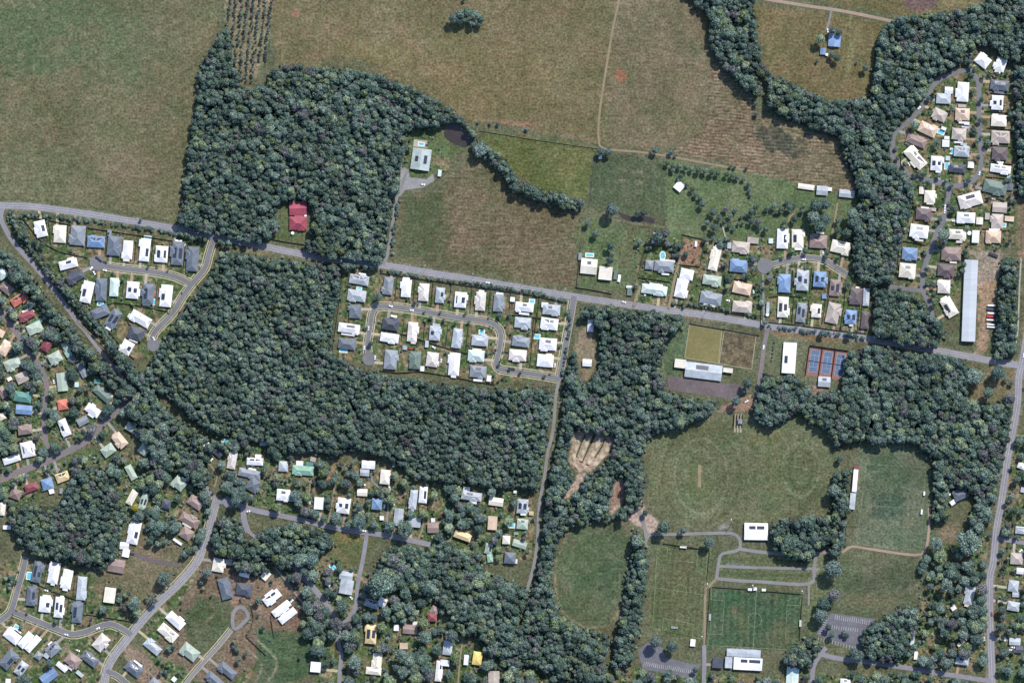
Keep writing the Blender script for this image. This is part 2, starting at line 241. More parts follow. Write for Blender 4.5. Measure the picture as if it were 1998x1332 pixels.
POOLS = """288 464 12 5 6;355.6 476 10 5 8;195.8 592.6 10 5 5;300.3 589 5 9 5;254.7 616.7 7 5 30;57 1122.6 8 13 8;31.5 1223 7 8 30;440 860 15 6 8 o;649.3 1106 14 6 30 o;997.6 1024.6 12 7 3;571 972 13 8 5;670 684 13 5 5;701 562 8 4 5;1038 587.6 9 6 5;940 647.6 9 6 3;1048 656.4 10 7 3;1150.5 497.5 14 5 3;1293 498.5 9 14 0 o;822 281 10 5 8;1836 257.6 12 7 20;1857.5 295 5 9 4;1847.4 323.6 7 12 3;1970.5 348.4 7 8 3;1779.5 448 6 8 8;1958 439 8 6 3;1397 594 9 4 8;1399.5 1185 0 0 0"""
# individual trees  group | x y r kind ...   kinds: d dark round, g mid green, l light green, p purple grey, y yellow
TR = """
lone clump in the northern field|885 36 10 d;897 28 10 g;911 26 10 g;926 31 11 g;938 38 9 g;896 44 9 d;921 46 9 g;906 40 9 g;906 0 5 d;934 49 7 d
northern paddocks|933 239 3.5 d;957 241 4 d;972 242 4.5 d;1028 252 4.5 d;937 293 15 d;925 283 7 g;1172 297 9 d;1186 297 9 d;1278 293 8 g;1308 298 6 d;1318 303 4 g;1425 325 4 d;1433 327 4 d;1456 329 4 d
hedge below the farm track|1302 319 6 g;1313 325 6 d;1325 325 6 g;1338 327 7 g;1350 330 6 g;1362 332 7 d;1375 334 7 g;1388 336 7 g;1400 339 6 g;1313 332 6 d;1328 343 7 d;1340 360 5 d;1350 370 6 g;1358 380 6 g;1366 388 6 d;1371 398 8 g;1418 341 6 g;1428 343 6 g;1438 346 6 d;1450 349 5 g
creek paddocks|1192 409 13 d;1243 416 7 d;1255 416 8 d;1146 435 7 p;1162 457 8 d;1191 480 9 d;1190 507 9 d;1196 495 5 g;1285 462 14 d;1298 456 10 p;1460 361 6 d;1461 372 5 d;1464 381 4 d;1133 394 9 d
western orchard strip|1391 414 9 d;1379 435 7 g;1394 444 9 d;1403 424 7 d;1412 432 5 g;1416 408 7 p;1433 411 6 d;1424 421 6 g;1446 423 4 g;1454 421 4 d;1465 414 8 d;1474 405 7 d;1423 440 6 d;1431 447 5 d;1440 437 4 g;1449 435 4 g;1465 432 7 d;1478 433 8 p
eastern orchard strip|1496 407 6 d;1510 403 7 g;1523 408 7 g;1515 415 5 d;1534 396 6 d;1540 404 8 d;1550 399 5 g;1565 412 6 d;1569 402 5 g;1550 427 8 d;1530 435 5 d;1529 443 6 g;1481 445 6 d;1494 447 7 g;1634 431 7 d;1633 449 9 g;1652 455 10 g;1588 402 13 d;1610 399 11 d;1585 425 13 g;1607 428 14 d;1599 441 12 g;1661 420 12 g;1663 436 12 d
blue farmstead in the northeast|1600 76 10 l;1624 60 9 d;1636 64 8 d;1622 108 7 d;1632 114 8 d;1594 120 4 d;1688 133 8 d;1708 130 6 d;1672 122 3.5 g;1474 203 6 d;1475 222 6 d
streets of the central estate|738 580 9 d;810 590 5 d;975 616 6 d;828 608 3.2 d;859 610 3.2 d;840 620 4 d;866 625 4 d;889 630 5 g;915 628 4 d;943 638 4 d;724 670 6 d;715 640 4 d;870 687 3.5 d;951 689 4 g;973 711 4 d;995 614 5 g;1015 728 4 d;1063 733 4 d;995 719 4 d;1094 673 4 g
streets of triangular estate|84 478 7 d;70 472 7 d;138 490 3 d;275 429 4 d;240 545 4 g;212 455 3 g;225 700 5 g;146 588 5 p
streets of the eastern estate|1748 289 5 d;1750 309 5 d;1782 343 6 d;1802 341 6 d;1856 361 6 d;1889 353 6 d;1860 408 8 d;1833 427 6 d;1851 397 4 d;1838 459 13 g;1811 193 6 d;1914 196 6 d;1912 235 6 d;1914 267 5 d;1782 244 9 g;1827 280 8 g;1803 219 4 d;1805 496 5 d;1808 525 7 d;1756 561 6 d;1808 553 5 d;1742 395 0 d
sports ground|1294 1028 13 g;1333 1033 8 d;1382 1055 11 d;1622 1107 19 d;1606 1178 15 d;1600 1197 15 d;1626 957 13 g;1638 990 9 g;1638 893 8 g;1633 925 7 d;1277 1249 12 d;1310 1257 12 d;1233 1282 9 g;1356 1305 7 d;1616 1222 8 d;1622 1236 8 d;1645 1233 6 d;1651 1239 6 d;1664 1272 10 d;1624 1157 13 p;1458 747 10 d;1436 782 10 d;1605 650 8 d;1657 653 8 d;1492 629 6 g;1450 762 6 g;1258 1000 7 d
park beside the right-hand highway|1983 934 9 g;1977 996 9 d;1970 1041 6 d;1826 1059 13 g;1889 1056 24 g;1833 1083 14 l;1931 1044 6 d;1814 1144 8 d;1845 1141 13 g;1869 1148 9 g;1859 1171 7 d;1913 1147 12 p;1913 1167 11 g;1950 1222 10 d;1953 1188 9 d;1953 1305 8 g;1911 1197 7 p;1988 1204 8 d;1926 765 11 g;1945 725 15 d;1899 735 17 g;1962 738 6 g;1973 747 6 d;1968 777 11 p;1870 1080 10 g;1855 1215 12 p;1880 1225 9 g;1860 1240 9 l
southern suburbs|462 975 12 d;481 970 10 d;608 1090 15 d;745 1134 27 g;264 1177 14 g;98 1292 9 d;49 1326 14 d;207 1190 6 d;702 1222 7 d;759 1234 5 d;585 1282 4 d;680 1267 9 d;659 1216 14 p;675 1238 11 g;668 1180 13 d;693 1291 14 g;701 990 9 d;656 1009 12 d;703 1018 15 d;631 1010 7 d;847 965 9 l;264 989 8 y;792 1030 17 g;785 1275 13 g;830 1240 14 g;505 1170 8 g;405 1115 10 d;300 1170 9 d;322 1128 14 d
"""
CARS = """
highway|951 551 8 W;1217 589 8 W;1997 693 95 W;1997 759 95 C;1935 1197 92 R;1490 677 98 W
triangular estate|190 503 40 C;196 508 40 C;205 512 20 C;178 524 -50 W;204 527 10 W;139 490 70 C;184 532 60 W;300 660 60 W;262 665 40 W
central estate|762 597 15 W;803 605 5 W;719 640 95 W;711 678 95 W;732 697 95 W;741 630 20 C;801 680 5 R;1105 654 95 W;989 687 10 C;1001 720 8 C;861 703 95 W;846 677 30 W;1083 712 100 W
eastern estate|1793 211 -45 W;1911 338 100 W;1844 354 10 W;1844 403 95 W;1843 412 95 W;1929 318 10 W;1860 431 5 W;1938 388 5 W;1956 390 5 R;1880 248 5 W;1816 212 30 C;1773 320 50 W;1791 505 10 C
northern estate|1606 494 80 W;1568 506 0 W;1258 573 80 W;1420 586 10 W;1208 542 85 W;1470 568 80 W;1470 596 60 C
bottom-left estate|80 1235 -40 C;110 1246 -45 C;129 1237 10 W;191 1225 -25 W;183 1244 60 C;152 1268 20 W;208 1209 0 C;297 1210 -50 C;469 1172 85 C;90 1151 10 W;297 1330 40 W;90 1249 -30 C
southern streets|484 997 -10 W;453 948 60 W;413 897 -60 W;605 979 95 W;760 951 80 W;763 959 80 W;750 987 95 W;769 981 95 W;709 945 5 W;710 1035 5 W;685 1165 45 W;569 1172 -45 W;886 1294 5 W;617 936 -10 C;258 1080 10 C;108 665 -60 W;105 744 80 W
right-hand edge|1991 1074 -40 W;1944 1147 95 C;1945 1170 95 C;1961 1246 95 W;1976 1262 5 W;1971 1267 5 W;1920 1245 85 W;1456 783 -30 W;825 360 5 W;1615 60 80 W;1932 318 0 C
"""
# ground cover: display colour, streak 0..1, grain, polygon
FIELDS = [
 ((116,113,80),.3,"-60,-60 441,-60 433,20 408,90 386,170 378,240 362,360 350,432 200,407 60,390 -60,376"),
 ((121,113,79),.25,"520,-60 1400,-60 1390,60 1385,110 1385,205 1360,260 1290,290 1180,284 1040,255 935,232 900,240 870,205 800,170 700,138 540,128 530,60"),
 ((121,113,83),.3,"1212,-60 1310,-60 1385,60 1378,230 1300,285 1180,285"),
 ((124, 112, 84),1.0,"1385,110 1420,150 1472,195 1470,240 1430,315 1310,300 1370,250"),
 ((126, 114, 86),1.0,"1475,215 1520,235 1580,255 1640,275 1652,315 1672,350 1665,385 1560,370 1480,345 1420,318 1440,265"),
 ((106,112,66),.5,"935,256 1060,270 1164,290 1150,345 1143,392 1060,372 1005,340 960,300"),
 ((112,105,75),.8,"780,385 860,375 880,340 930,305 1000,360 1100,402 1132,412 1127,480 1120,560 1000,540 880,522 772,505"),
 ((94,102,70),.4,"790,385 860,378 862,420 830,505 775,500"),
 ((90,100,70),.4,"1160,292 1300,310 1320,340 1305,420 1230,420 1148,405 1150,345"),
 ((104,118,78),.2,"1300,310 1460,335 1560,360 1690,385 1670,460 1400,470 1300,460 1296,400"),
 ((104,116,78),.2,"1140,420 1265,450 1240,520 1225,570 1130,560"),
 ((122,112,76),.4,"1470,10 1590,20 1720,45 1705,110 1700,190 1620,195 1540,165 1500,140 1480,90"),
 ((120,112,76),.5,"1460,-60 1700,-60 1960,-60 1900,20 1760,32 1640,12"),
 ((106,112,78),.3,"1268,860 1290,842 1350,826 1410,808 1480,812 1560,815 1610,835 1630,870 1642,920 1620,985 1560,1010 1480,1022 1330,1026 1285,1010 1262,960 1258,900"),
 ((98,108,76),.2,"1107,1041 1145,1022 1183,1012 1215,1030 1235,1065 1228,1112 1211,1183 1187,1217 1145,1219 1097,1188 1086,1141 1088,1088"),
 ((100,108,72),.2,"1285,1060 1395,1068 1385,1160 1375,1245 1350,1250 1265,1225 1270,1140"),
 ((84,103,72),.2,"1386,1145 1565,1158 1560,1270 1378,1262"),
 ((104,112,76),.2,"1395,1085 1600,1080 1590,1140 1400,1130"),
 ((106, 114, 86),.2,"1674,872 1790,866 1812,905 1821,940 1815,1050 1790,1078 1663,1060 1668,960"),
 ((100, 106, 76),.3,"1643,1085 1809,1088 1809,1160 1762,1198 1705,1205 1624,1193 1638,1141"),
 ((112,118,80),.2,"1600,1070 1660,1060 1640,1100 1610,1200 1580,1240 1575,1140"),
 ((96,112,78),.2,"1305,640 1340,625 1345,700 1310,760 1290,720"),
 ((106,112,80),.2,"1497,650 1560,660 1650,672 1640,740 1560,745 1500,730"),
 ((124,116,84),.2,"1880,740 1925,710 1985,720 1975,790 1900,790"),
 ((122, 108, 84),.5,"410,1040 600,1160 640,1230 560,1240 520,1270 450,1332 390,1332 300,1260 380,1130 400,1080"),
 ((92,100,68),.5,"380,1160 450,1170 452,1225 385,1290 350,1200 380,1180"),
 ((142,122,98),.4,"455,1120 540,1130 560,1150 520,1210 500,1170 450,1180"),
 ((146,126,104),.2,"240,1250 285,1275 320,1320 290,1345 250,1300"),
 ((80,100,66),.5,"500,1230 640,1230 640,1300 560,1332 500,1332"),
 ((112,112,74),.3,"655,1030 710,1040 700,1105 670,1100 645,1075"),
 ((106,110,72),.3,"745,1290 850,1270 850,1345 745,1345"),
 ((120,112,82),.3,"265,1040 350,1060 400,1085 340,1150 300,1190 245,1190 180,1150 200,1100"),
 ((100,112,72),.3,"120,890 210,860 200,905 160,905 140,950 118,945"),
 ((150,120,92),.2,"1370,470 1331,468 1322,515 1360,520"),
 ((158,134,104),.3,"1908,500 1945,505 1945,560 1925,680 1905,700 1907,600"),
 ((150,140,118),.3,"1890,490 1955,490 1950,540 1908,560 1905,505"),
 ((128,116,88),.3,"1980,380 2010,380 2010,520 1985,500"),
 ((110,110,76),.3,"1845,690 1880,690 1900,720 1860,740"),
 ((110,96,84),.4,"1740,-60 1860,-60 1820,20 1790,22 1760,10"),
 ((136,126,96),.4,"440,-60 525,-60 530,30 520,110 500,150 470,165 455,130 440,60"),
 ((172, 152, 126),.2,"1126,836 1200,853 1190,880 1172,898 1150,920 1127,924 1109,900 1115,850"),
 ((192, 170, 152),.1,"1202,930 1217,936 1219,970 1211,990 1192,1004 1189,980"),
 ((192, 170, 152),.1,"1190,1003 1225,1000 1246,960 1256,1000 1290,1024 1265,1042 1235,1014"),
 ((158, 132, 112),.1,"1205,930 1220,960 1216,978 1192,995 1188,982 1201,950"),
 ((186,166,146),.1,"1225,1003 1245,962 1262,1000 1290,1020 1270,1040 1240,1020"),
 ((192, 170, 150),.1,"1128,925 1142,925 1130,950 1105,975 1092,970 1115,945"),
 ((140,128,100),.2,"1150,620 1158,660 1170,700 1150,742 1135,740 1122,680 1135,640"),
 ((160,130,105),.1,"1400,795 1460,770 1485,770 1470,798 1425,805"),
 ((150,128,108),.1,"1575,750 1595,755 1640,765 1640,778 1590,772"),
 ((104,112,74),.2,"540,400 556,395 610,470 520,472"),
 ((98,112,70),.2,"790,265 835,255 880,262 915,290 870,310 845,300 845,345 790,340"),
]
# soft patches: x y rx ry angle colour strength
PATCH = """1520 1235 36 26 0 104,104,72 .6;1500 1165 22 14 0 100,106,74 .5;1425 1170 22 16 0 72,104,70 .5;1590 960 30 16 -50 80,92,62 .6;1555 980 26 10 40 84,94,64 .6;1530 940 10 30 20 122,122,86 .5;1500 850 40 20 0 124,120,80 .6;1420 1000 60 14 0 118,118,84 .5;1300 930 20 60 0 116,116,80 .5;1365 940 30 40 0 92,112,66 .6;1720 905 26 20 0 82,96,68 .6;1770 930 24 18 -30 84,98,72 .6;1730 990 22 18 0 84,100,84 .5;1690 1170 50 16 0 118,114,82 .5;1760 1120 26 22 20 80,90,62 .6;1150 1130 8 14 0 70,84,56 .6;1172 1150 6 9 0 62,72,50 .7;1140 1060 24 14 0 112,112,80 .5;1330 1110 18 30 0 118,112,80 .5;100 120 90 20 -15 90,110,74 .5;300 60 80 30 10 116,116,84 .4;250 330 60 30 0 124,116,88 .5;1100 80 40 50 0 132,122,88 .4;640 40 60 30 0 134,124,88 .4;720 100 70 20 10 134,126,82 .4;1070 450 50 30 10 100,96,66 .4;900 470 40 30 0 124,110,84 .5;960 520 60 14 8 102,100,66 .5;1260 120 30 60 0 122,116,84 .4;1330 220 30 40 0 128,118,84 .4;1211 147 12 12 0 165,108,82 .8;577 25 9 9 0 160,120,98 .8;40 60 120 50 -20 92,112,74 .7;200 90 110 80 20 100,114,78 .5;60 330 110 40 0 104,112,78 .5;690 130 70 14 5 92,100,70 .7;905 150 200 80 10 132,118,78 .4;1000 240 55 4 4 168,120,96 .6;1520 275 45 22 25 78,84,66 .8;1455 292 22 10 25 150,140,112 .5;1365 928 9 20 3 138,128,92 .8;1365 928 45 60 0 112,116,80 .4;1545 920 70 60 0 114,116,78 .5;1560 925 35 45 0 94,104,68 .6;1170 60 14 60 5 122,112,76 .3;1000 430 120 40 20 122,108,80 .4;850 450 28 60 5 92,98,66 .6;1210 332 16 5 0 140,140,104 .5;1240 336 12 4 0 140,140,104 .5;1215 352 12 4 0 146,136,100 .5;1248 356 10 4 0 150,140,104 .5;1245 374 10 5 0 140,140,108 .5;1740 930 45 40 0 88,102,74 .5;1735 985 35 25 0 78,94,72 .6;1780 1050 40 22 0 92,112,80 .5;1150 1110 50 50 0 84,104,68 .5;1190 1130 20 50 0 74,96,64 .5;1330 1150 45 70 5 104,104,70 .5;1480 1200 30 40 0 66,94,66 .6;1450 1215 12 26 0 116,116,78 .4;1432 1190 6 8 0 130,112,80 .6;1700 1135 70 22 0 84,94,66 .5;690 1045 30 14 5 150,128,80 .7;680 930 14 26 10 164,140,96 .7;645 925 10 22 10 168,140,104 .7;1380 850 60 22 -8 100,104,68 .5;1430 950 40 30 0 98,104,70 .4;1600 70 50 50 0 128,116,80 .4;1700 160 30 30 0 124,118,76 .5;1660 110 8 50 12 136,130,92 .6;570 1210 30 25 -40 136,112,88 .6;540 1140 26 14 30 164,138,112 .7;655 1060 10 20 0 120,116,70 .5;800 170 60 30 20 104,108,74 .4;480 1250 20 30 -40 128,110,88 .6;310 1105 30 25 0 128,124,94 .6;285 1090 22 20 0 142,130,100 .6;425 520 10 22 30 128,124,86 .6;500 490 40 6 10 150,138,104 .5;1600 660 60 8 6 140,116,80 .7;1530 652 22 6 6 158,122,92 .6;1430 470 26 8 5 112,120,80 .6;1500 900 4 60 0 92,100,64 .5;1860 1120 22 40 0 110,112,80 .5;1850 1040 20 14 0 148,132,104 .7;1905 1290 8 20 0 130,128,88 .5;1815 1300 8 20 30 160,134,110 .6;1975 1310 30 22 0 84,112,62 .7;60 800 20 50 0 104,116,70 .4;1180 340 25 50 0 84,100,68 .4;1250 395 35 20 0 92,100,66 .4;700 1075 26 26 0 98,108,66 .5;715 1260 60 40 0 98,112,66 .4;1150 470 30 40 0 96,114,70 .5;1225 480 14 60 12 108,106,74 .5;950 60 30 12 0 112,108,72 .3"""
SUBURBS = [ # polygons that hold gardens: tree density (per 1000 px2), max radius
 ("triangular estate","45,425 400,475 405,500 395,545 300,700 240,700 180,625 120,560",.5,3),
 ("western suburb","-60,470 0,500 60,560 150,660 265,770 200,860 90,905 -60,950",7.5,9.5),
 ("western road","-60,955 100,905 200,880 300,880 330,940 240,1000 220,960 120,930 60,985 -60,1010",6.0,9.5),
 ("western junction","290,870 420,960 395,1060 360,1090 270,1050 240,1010",7.5,10),
 ("western junction","420,850 570,880 600,1010 440,970",6.0,9.5),
 ("southern row","570,890 700,900 850,950 1040,960 1045,1090 900,1110 780,1045 600,1015",5.2,9),
 ("bottom-left lots","10,1090 180,1120 240,1210 200,1332 -60,1400 -60,1200",.6,4),
 ("bottom-left lots","210,1120 290,1130 350,1110 340,1140 250,1210 190,1190",1.8,8),
 ("construction lots","290,1210 420,1080 560,1130 620,1220 560,1260 450,1360 260,1350",.7,5),
 ("southern gardens","560,1130 640,1080 700,1110 800,1140 880,1190 960,1260 1040,1310 1100,1400 640,1400 600,1260",5.2,11),
 ("central estate","670,530 1105,600 1090,735 960,750 655,700",.7,3.2),
 ("northern estate","1235,460 1660,470 1700,560 1700,650 1240,590",2.6,6),
 ("eastern estate","1800,190 1900,100 1985,140 1985,480 1890,490 1860,620 1760,560 1770,470 1740,300",2.4,5.5),
 ("right-hand edge","1960,850 2010,840 2010,1400 1945,1332 1950,1100",4.0,8),
 ("southeastern park","1800,1080 1925,1040 1925,1310 1640,1290 1700,1230 1790,1190",5.5,11),
 ("southern edge","1010,1300 1250,1300 1360,1312 1500,1318 1800,1310 1930,1332 1930,1400 1000,1400",5.0,9),
 ("northern farm","795,245 860,245 880,330 780,350",.9,5),
]
FOREST = [ # label, radius range, polygon
 ("broad northern wood beside the red-roofed house",3.2,7,"437,52 425,80 405,110 388,150 385,200 378,240 370,300 360,370 350,430 347,460 400,468 450,480 505,474 532,462 545,440 538,420 550,394 580,388 604,390 612,420 606,450 618,468 638,490 640,512 700,528 735,520 752,495 760,430 770,390 780,350 785,300 795,262 815,246 850,248 868,240 888,235 905,245 925,270 930,262 905,236 878,212 850,198 820,182 780,163 740,148 690,138 640,134 590,133 550,132 528,140 518,165 490,178 466,168 463,140 450,110 450,80"),
 ("dense central wood below the highway",2.8,6,"430,492 455,495 520,505 600,515 662,522 664,560 652,620 645,690 700,722 760,735 830,745 940,760 1000,760 1060,758 1078,762 1074,800 1063,870 1056,925 1045,952 960,948 900,942 850,938 800,925 760,896 700,874 650,890 620,880 570,880 520,868 450,852 400,838 370,812 340,782 300,757 282,740 290,712 308,682 320,660 345,625 370,595 398,555 420,522"),
 ("wooded creek belt beside the sports ovals",3.2,7,"1140,602 1180,600 1230,605 1290,610 1333,622 1325,640 1300,655 1292,690 1287,730 1300,765 1340,778 1402,785 1380,810 1330,830 1280,840 1257,860 1252,900 1258,945 1248,985 1210,1010 1150,1015 1105,1028 1085,1062 1076,1110 1076,1150 1092,1200 1140,1228 1180,1236 1192,1260 1170,1290 1110,1300 1060,1260 1015,1222 1035,1170 1050,1110 1058,1060 1062,1000 1072,940 1085,870 1097,800 1100,740 1115,700 1127,660 1130,630"),
 ("diagonal wood in the south centre",3.5,8,"725,1125 755,1070 830,1068 870,1058 905,1085 950,1115 1000,1140 1032,1150 1015,1190 1005,1215 1060,1258 1110,1298 1180,1290 1180,1330 1100,1322 1040,1295 990,1300 950,1250 900,1235 880,1195 850,1165 790,1145 760,1140"),
 ("square wood in the far west",3.4,7.5,"130,955 145,930 165,912 200,915 225,945 240,990 235,1030 228,1085 195,1108 130,1090 70,1080 40,1055 18,1010 40,990 90,992 120,985"),
 ("leafy strip along the western avenue",3.2,7.5,"-60,450 0,490 25,500 60,540 92,585 130,625 175,680 235,735 285,780 340,850 385,885 412,930 400,962 360,925 330,912 300,890 270,850 250,800 205,740 160,705 130,665 95,625 60,572 20,545 -60,500"),
 ("tree belt joining avenue and central wood",3.2,7.5,"196,640 225,672 258,716 290,742 312,785 350,825 400,850 440,868 448,885 420,880 400,905 380,880 345,850 300,800 262,745 225,705"),
 ("scrubby strip left of the triangular estate",2.0,4.0,"15,412 45,432 66,490 110,540 160,592 205,645 190,655 145,600 95,540 58,490 35,460"),
 ("winding northeastern creek wood",3.2,7.5,"1290,-60 1470,-60 1470,10 1475,60 1485,120 1500,148 1560,170 1620,200 1692,193 1705,150 1708,100 1722,52 1765,36 1850,25 1925,10 1960,-60 2060,-60 2060,110 1965,120 1940,95 1905,88 1885,120 1860,130 1822,152 1800,190 1770,222 1745,245 1732,290 1738,320 1770,350 1783,365 1777,400 1768,440 1755,470 1745,520 1738,552 1695,555 1668,535 1660,480 1668,430 1678,380 1665,340 1645,310 1640,270 1580,248 1520,225 1497,200 1500,160 1480,150 1482,190 1462,182 1432,152 1402,120 1387,90 1385,40 1370,15"),
 ("compact wood at the end of the eastern street",3.2,7,"1705,562 1745,568 1790,582 1812,610 1835,632 1840,655 1822,678 1760,678 1705,662"),
 ("large southeastern wood behind the playing fields",3.4,8,"1650,690 1700,678 1760,688 1830,692 1868,690 1890,720 1882,770 1910,795 1950,785 1972,770 1968,850 1952,905 1940,960 1930,1000 1918,1030 1905,1050 1885,1010 1898,985 1895,975 1860,1000 1842,1015 1818,1015 1822,940 1818,895 1790,862 1700,860 1660,858 1635,872 1610,835 1580,822 1562,800 1572,775 1640,762 1648,725"),
 ("round grove between hall and cricket nets",3.6,7.5,"1482,728 1500,738 1555,738 1582,765 1572,800 1545,805 1515,828 1480,825 1470,795"),
 ("grove beside the southeastern car park",3.6,7.5,"1690,1215 1715,1212 1755,1185 1785,1185 1792,1215 1780,1240 1790,1262 1745,1290 1690,1286 1680,1250"),
 ("shady strip along the right-hand estate fence",3.0,6,"1978,130 2060,130 2060,400 1985,378 1982,250"),
 ("roadside wood right of the long white shed",3.2,7,"1955,505 1984,512 1978,690 1942,702 1940,670 1948,620 1948,560"),
 ("tree belt between the round oval and the pitch",3.2,7,"1236,1030 1256,1060 1262,1110 1252,1180 1240,1250 1225,1300 1192,1300 1212,1200 1222,1140 1230,1090"),
 ("grove beside the white clubhouse",3.8,8,"1500,1025 1560,1008 1615,1010 1630,1050 1598,1068 1575,1095 1545,1088 1510,1068"),
 ("trees between the grandstand and car park",3.0,6.5,"1625,925 1655,915 1652,980 1648,1040 1638,1080 1618,1085 1622,1020"),
 ("clump below the striped pitch",3.8,8,"1548,1262 1580,1240 1598,1260 1578,1300 1545,1300 1530,1280"),
 ("bushy bank by the lower bend",3.4,7.5,"500,1045 525,1032 580,1022 640,1042 652,1060 632,1078 590,1100 575,1098 545,1075"),
 ("overhanging trees on the hidden southern bend",3.2,7,"486,1046 520,1054 572,1098 562,1114 522,1092 495,1072"),
 ("wooded wedge below the southwestern junction",3.4,7.5,"432,1005 466,1018 478,1050 508,1085 528,1118 500,1120 460,1108 445,1085 422,1075 412,1050"),
 ("trees along the farm creek",2.8,6,"935,282 958,290 985,312 1000,340 1015,360 1060,372 1100,384 1138,396 1128,412 1090,404 1050,390 1000,372 985,345 960,318 940,305"),
 ("garden trees around the farm pond",2.6,5,"880,226 905,236 928,262 926,280 916,262 902,244 884,238"),
 ("roadside trees below the central fields",3.2,6.5,"600,470 640,470 655,505 640,512 600,495"),
]
# ================================================================= PARSE
def pts(s): return [tuple(float(v) for v in q.split(",")) for q in s.split()]
houses = []                               # dicts
for ln in HR.strip().splitlines():
    lab, ax, fen, rest = ln.split("|", 3)
    for it in rest.split(";"):
        t = it.split()
        houses.append(dict(row=lab, ax=ax, fen=int(fen), x=float(t[0]), y=float(t[1]), w=float(t[2]), l=float(t[3]), a=float(t[4]), c=t[5], fl=set(t[6:])))
roadm = np.zeros((RH, RW), bool); hwym = np.zeros((RH, RW), bool); bigroad = np.zeros((RH, RW), bool)
rl = []
for name, w, tint, kerb, s in ROADS:
    c = spline(pts(s)); rl.append((name, w, tint, kerb, c))
yy, xx = np.mgrid[0:RH, 0:RW]
def stripmask(c, w, M):
    for (x, y) in c:
        X0, Y0 = x + PADX, y + PADX; r = w / 2; a = int(max(0, Y0 - r - 1)); b = int(Y0 + r + 2); d = int(max(0, X0 - r - 1)); e = int(X0 + r + 2)
        if b <= 0 or e <= 0 or a >= RH or d >= RW: continue
        M[a:b, d:e] |= (xx[a:b, d:e] - X0) ** 2 + (yy[a:b, d:e] - Y0) ** 2 < r * r
rmasks = []
for name, w, tint, kerb, c in rl:
    m = np.zeros((RH, RW), bool); stripmask(spline(c[::3], 2) if len(c) > 6 else c, w, m); rmasks.append(m); roadm |= m
    if name == 'highway': stripmask(c, w + 7, hwym)
    if w >= 7: bigroad |= m
for x, y, r, t in CIRC: stripmask([(x, y)], 2 * r, roadm); stripmask([(x, y)], 2 * r, bigroad)
def hpoly(h, g=0.0):
    a = math.radians(h['a']); ca, sa = math.cos(a), math.sin(a); w, l = h['w'] / 2 + g, h['l'] / 2 + g
    return [(h['x'] + u * ca - v * sa, h['y'] + u * sa + v * ca) for u, v in ((-w, -l), (w, -l), (w, l), (-w, l))]
housem = np.zeros((RH, RW), bool); housen = np.zeros((RH, RW), bool)
for h in houses: polymask(hpoly(h, 1.5), housem); polymask(hpoly(h, 5), housen)
forestm = np.zeros((RH, RW), bool)
for lab, r0, r1, s in FOREST: polymask(pts(s), forestm)
subm = np.zeros((RH, RW), bool)
for lab, s, d, r in SUBURBS: polymask(pts(s), subm)
# ================================================================= GROUND COLOUR RASTER (cover, not light)
n1 = vnoise(RH, RW, 9, 1); n2 = vnoise(RH, RW, 30, 2); n3 = vnoise(RH, RW, 4, 3); n4 = vnoise(RH, RW, 90, 4); n5 = vnoise(RH, RW, 16, 5)
G = np.zeros((RH, RW, 4)); G[..., :3] = (106, 108, 78); G[..., 3] = .2
G[..., :3] += ((n2 - .5) * 16)[..., None]
sub = subm & True
lot = vnoise(RH, RW, 14, 11); l2 = vnoise(RH, RW, 5, 12)
green = np.array([88, 108, 62.]); dry = np.array([134, 122, 88.]); bare = np.array([164, 154, 124.]); mulch = np.array([70, 74, 52.])
f = np.clip((lot - .45) * 4, 0, 1)[..., None]; gcol = green * (1 - f) + dry * f
f = (np.clip((l2 - .69) * 6, 0, 1) * .8)[..., None]; gcol = gcol * (1 - f) + bare * f
f = (np.clip((.3 - l2) * 6, 0, 1) * .8)[..., None]; gcol = gcol * (1 - f) + mulch * f
sb = blur(sub.astype(float), 2)[..., None]; gcol += ((vnoise(RH, RW, 3, 33) - .5) * 22)[..., None]; G[..., :3] = G[..., :3] * (1 - sb) + gcol * sb
wx = ((n1 - .5) * 7 + (n3 - .5) * 4); wy = ((n5 - .5) * 7 + (vnoise(RH, RW, 5, 6) - .5) * 4)
iy = np.clip(yy + wy, 0, RH - 1).astype(int); ix = np.clip(xx + wx, 0, RW - 1).astype(int)
for col, st, s in FIELDS:
    m = polymask(pts(s)); x0 = max(0, int(min(p[0] for p in pts(s))) + PADX - 14); x1 = int(max(p[0] for p in pts(s))) + PADX + 14
    y0 = max(0, int(min(p[1] for p in pts(s))) + PADX - 14); y1 = int(max(p[1] for p in pts(s))) + PADX + 14
    sl_ = (slice(y0, min(y1, RH)), slice(x0, min(x1, RW)))
    mm = m[iy[sl_], ix[sl_]].astype(float); mm = blur(mm, 1)[..., None]
    c = np.array(col, float) + (n4[sl_] - .5)[..., None] * 12 + (n2[sl_] - .5)[..., None] * np.array([16, 10, 12])
    G[sl_][..., :3] = G[sl_][..., :3] * (1 - mm) + c * mm; G[sl_][..., 3] = G[sl_][..., 3] * (1 - mm[..., 0]) + st * mm[..., 0]
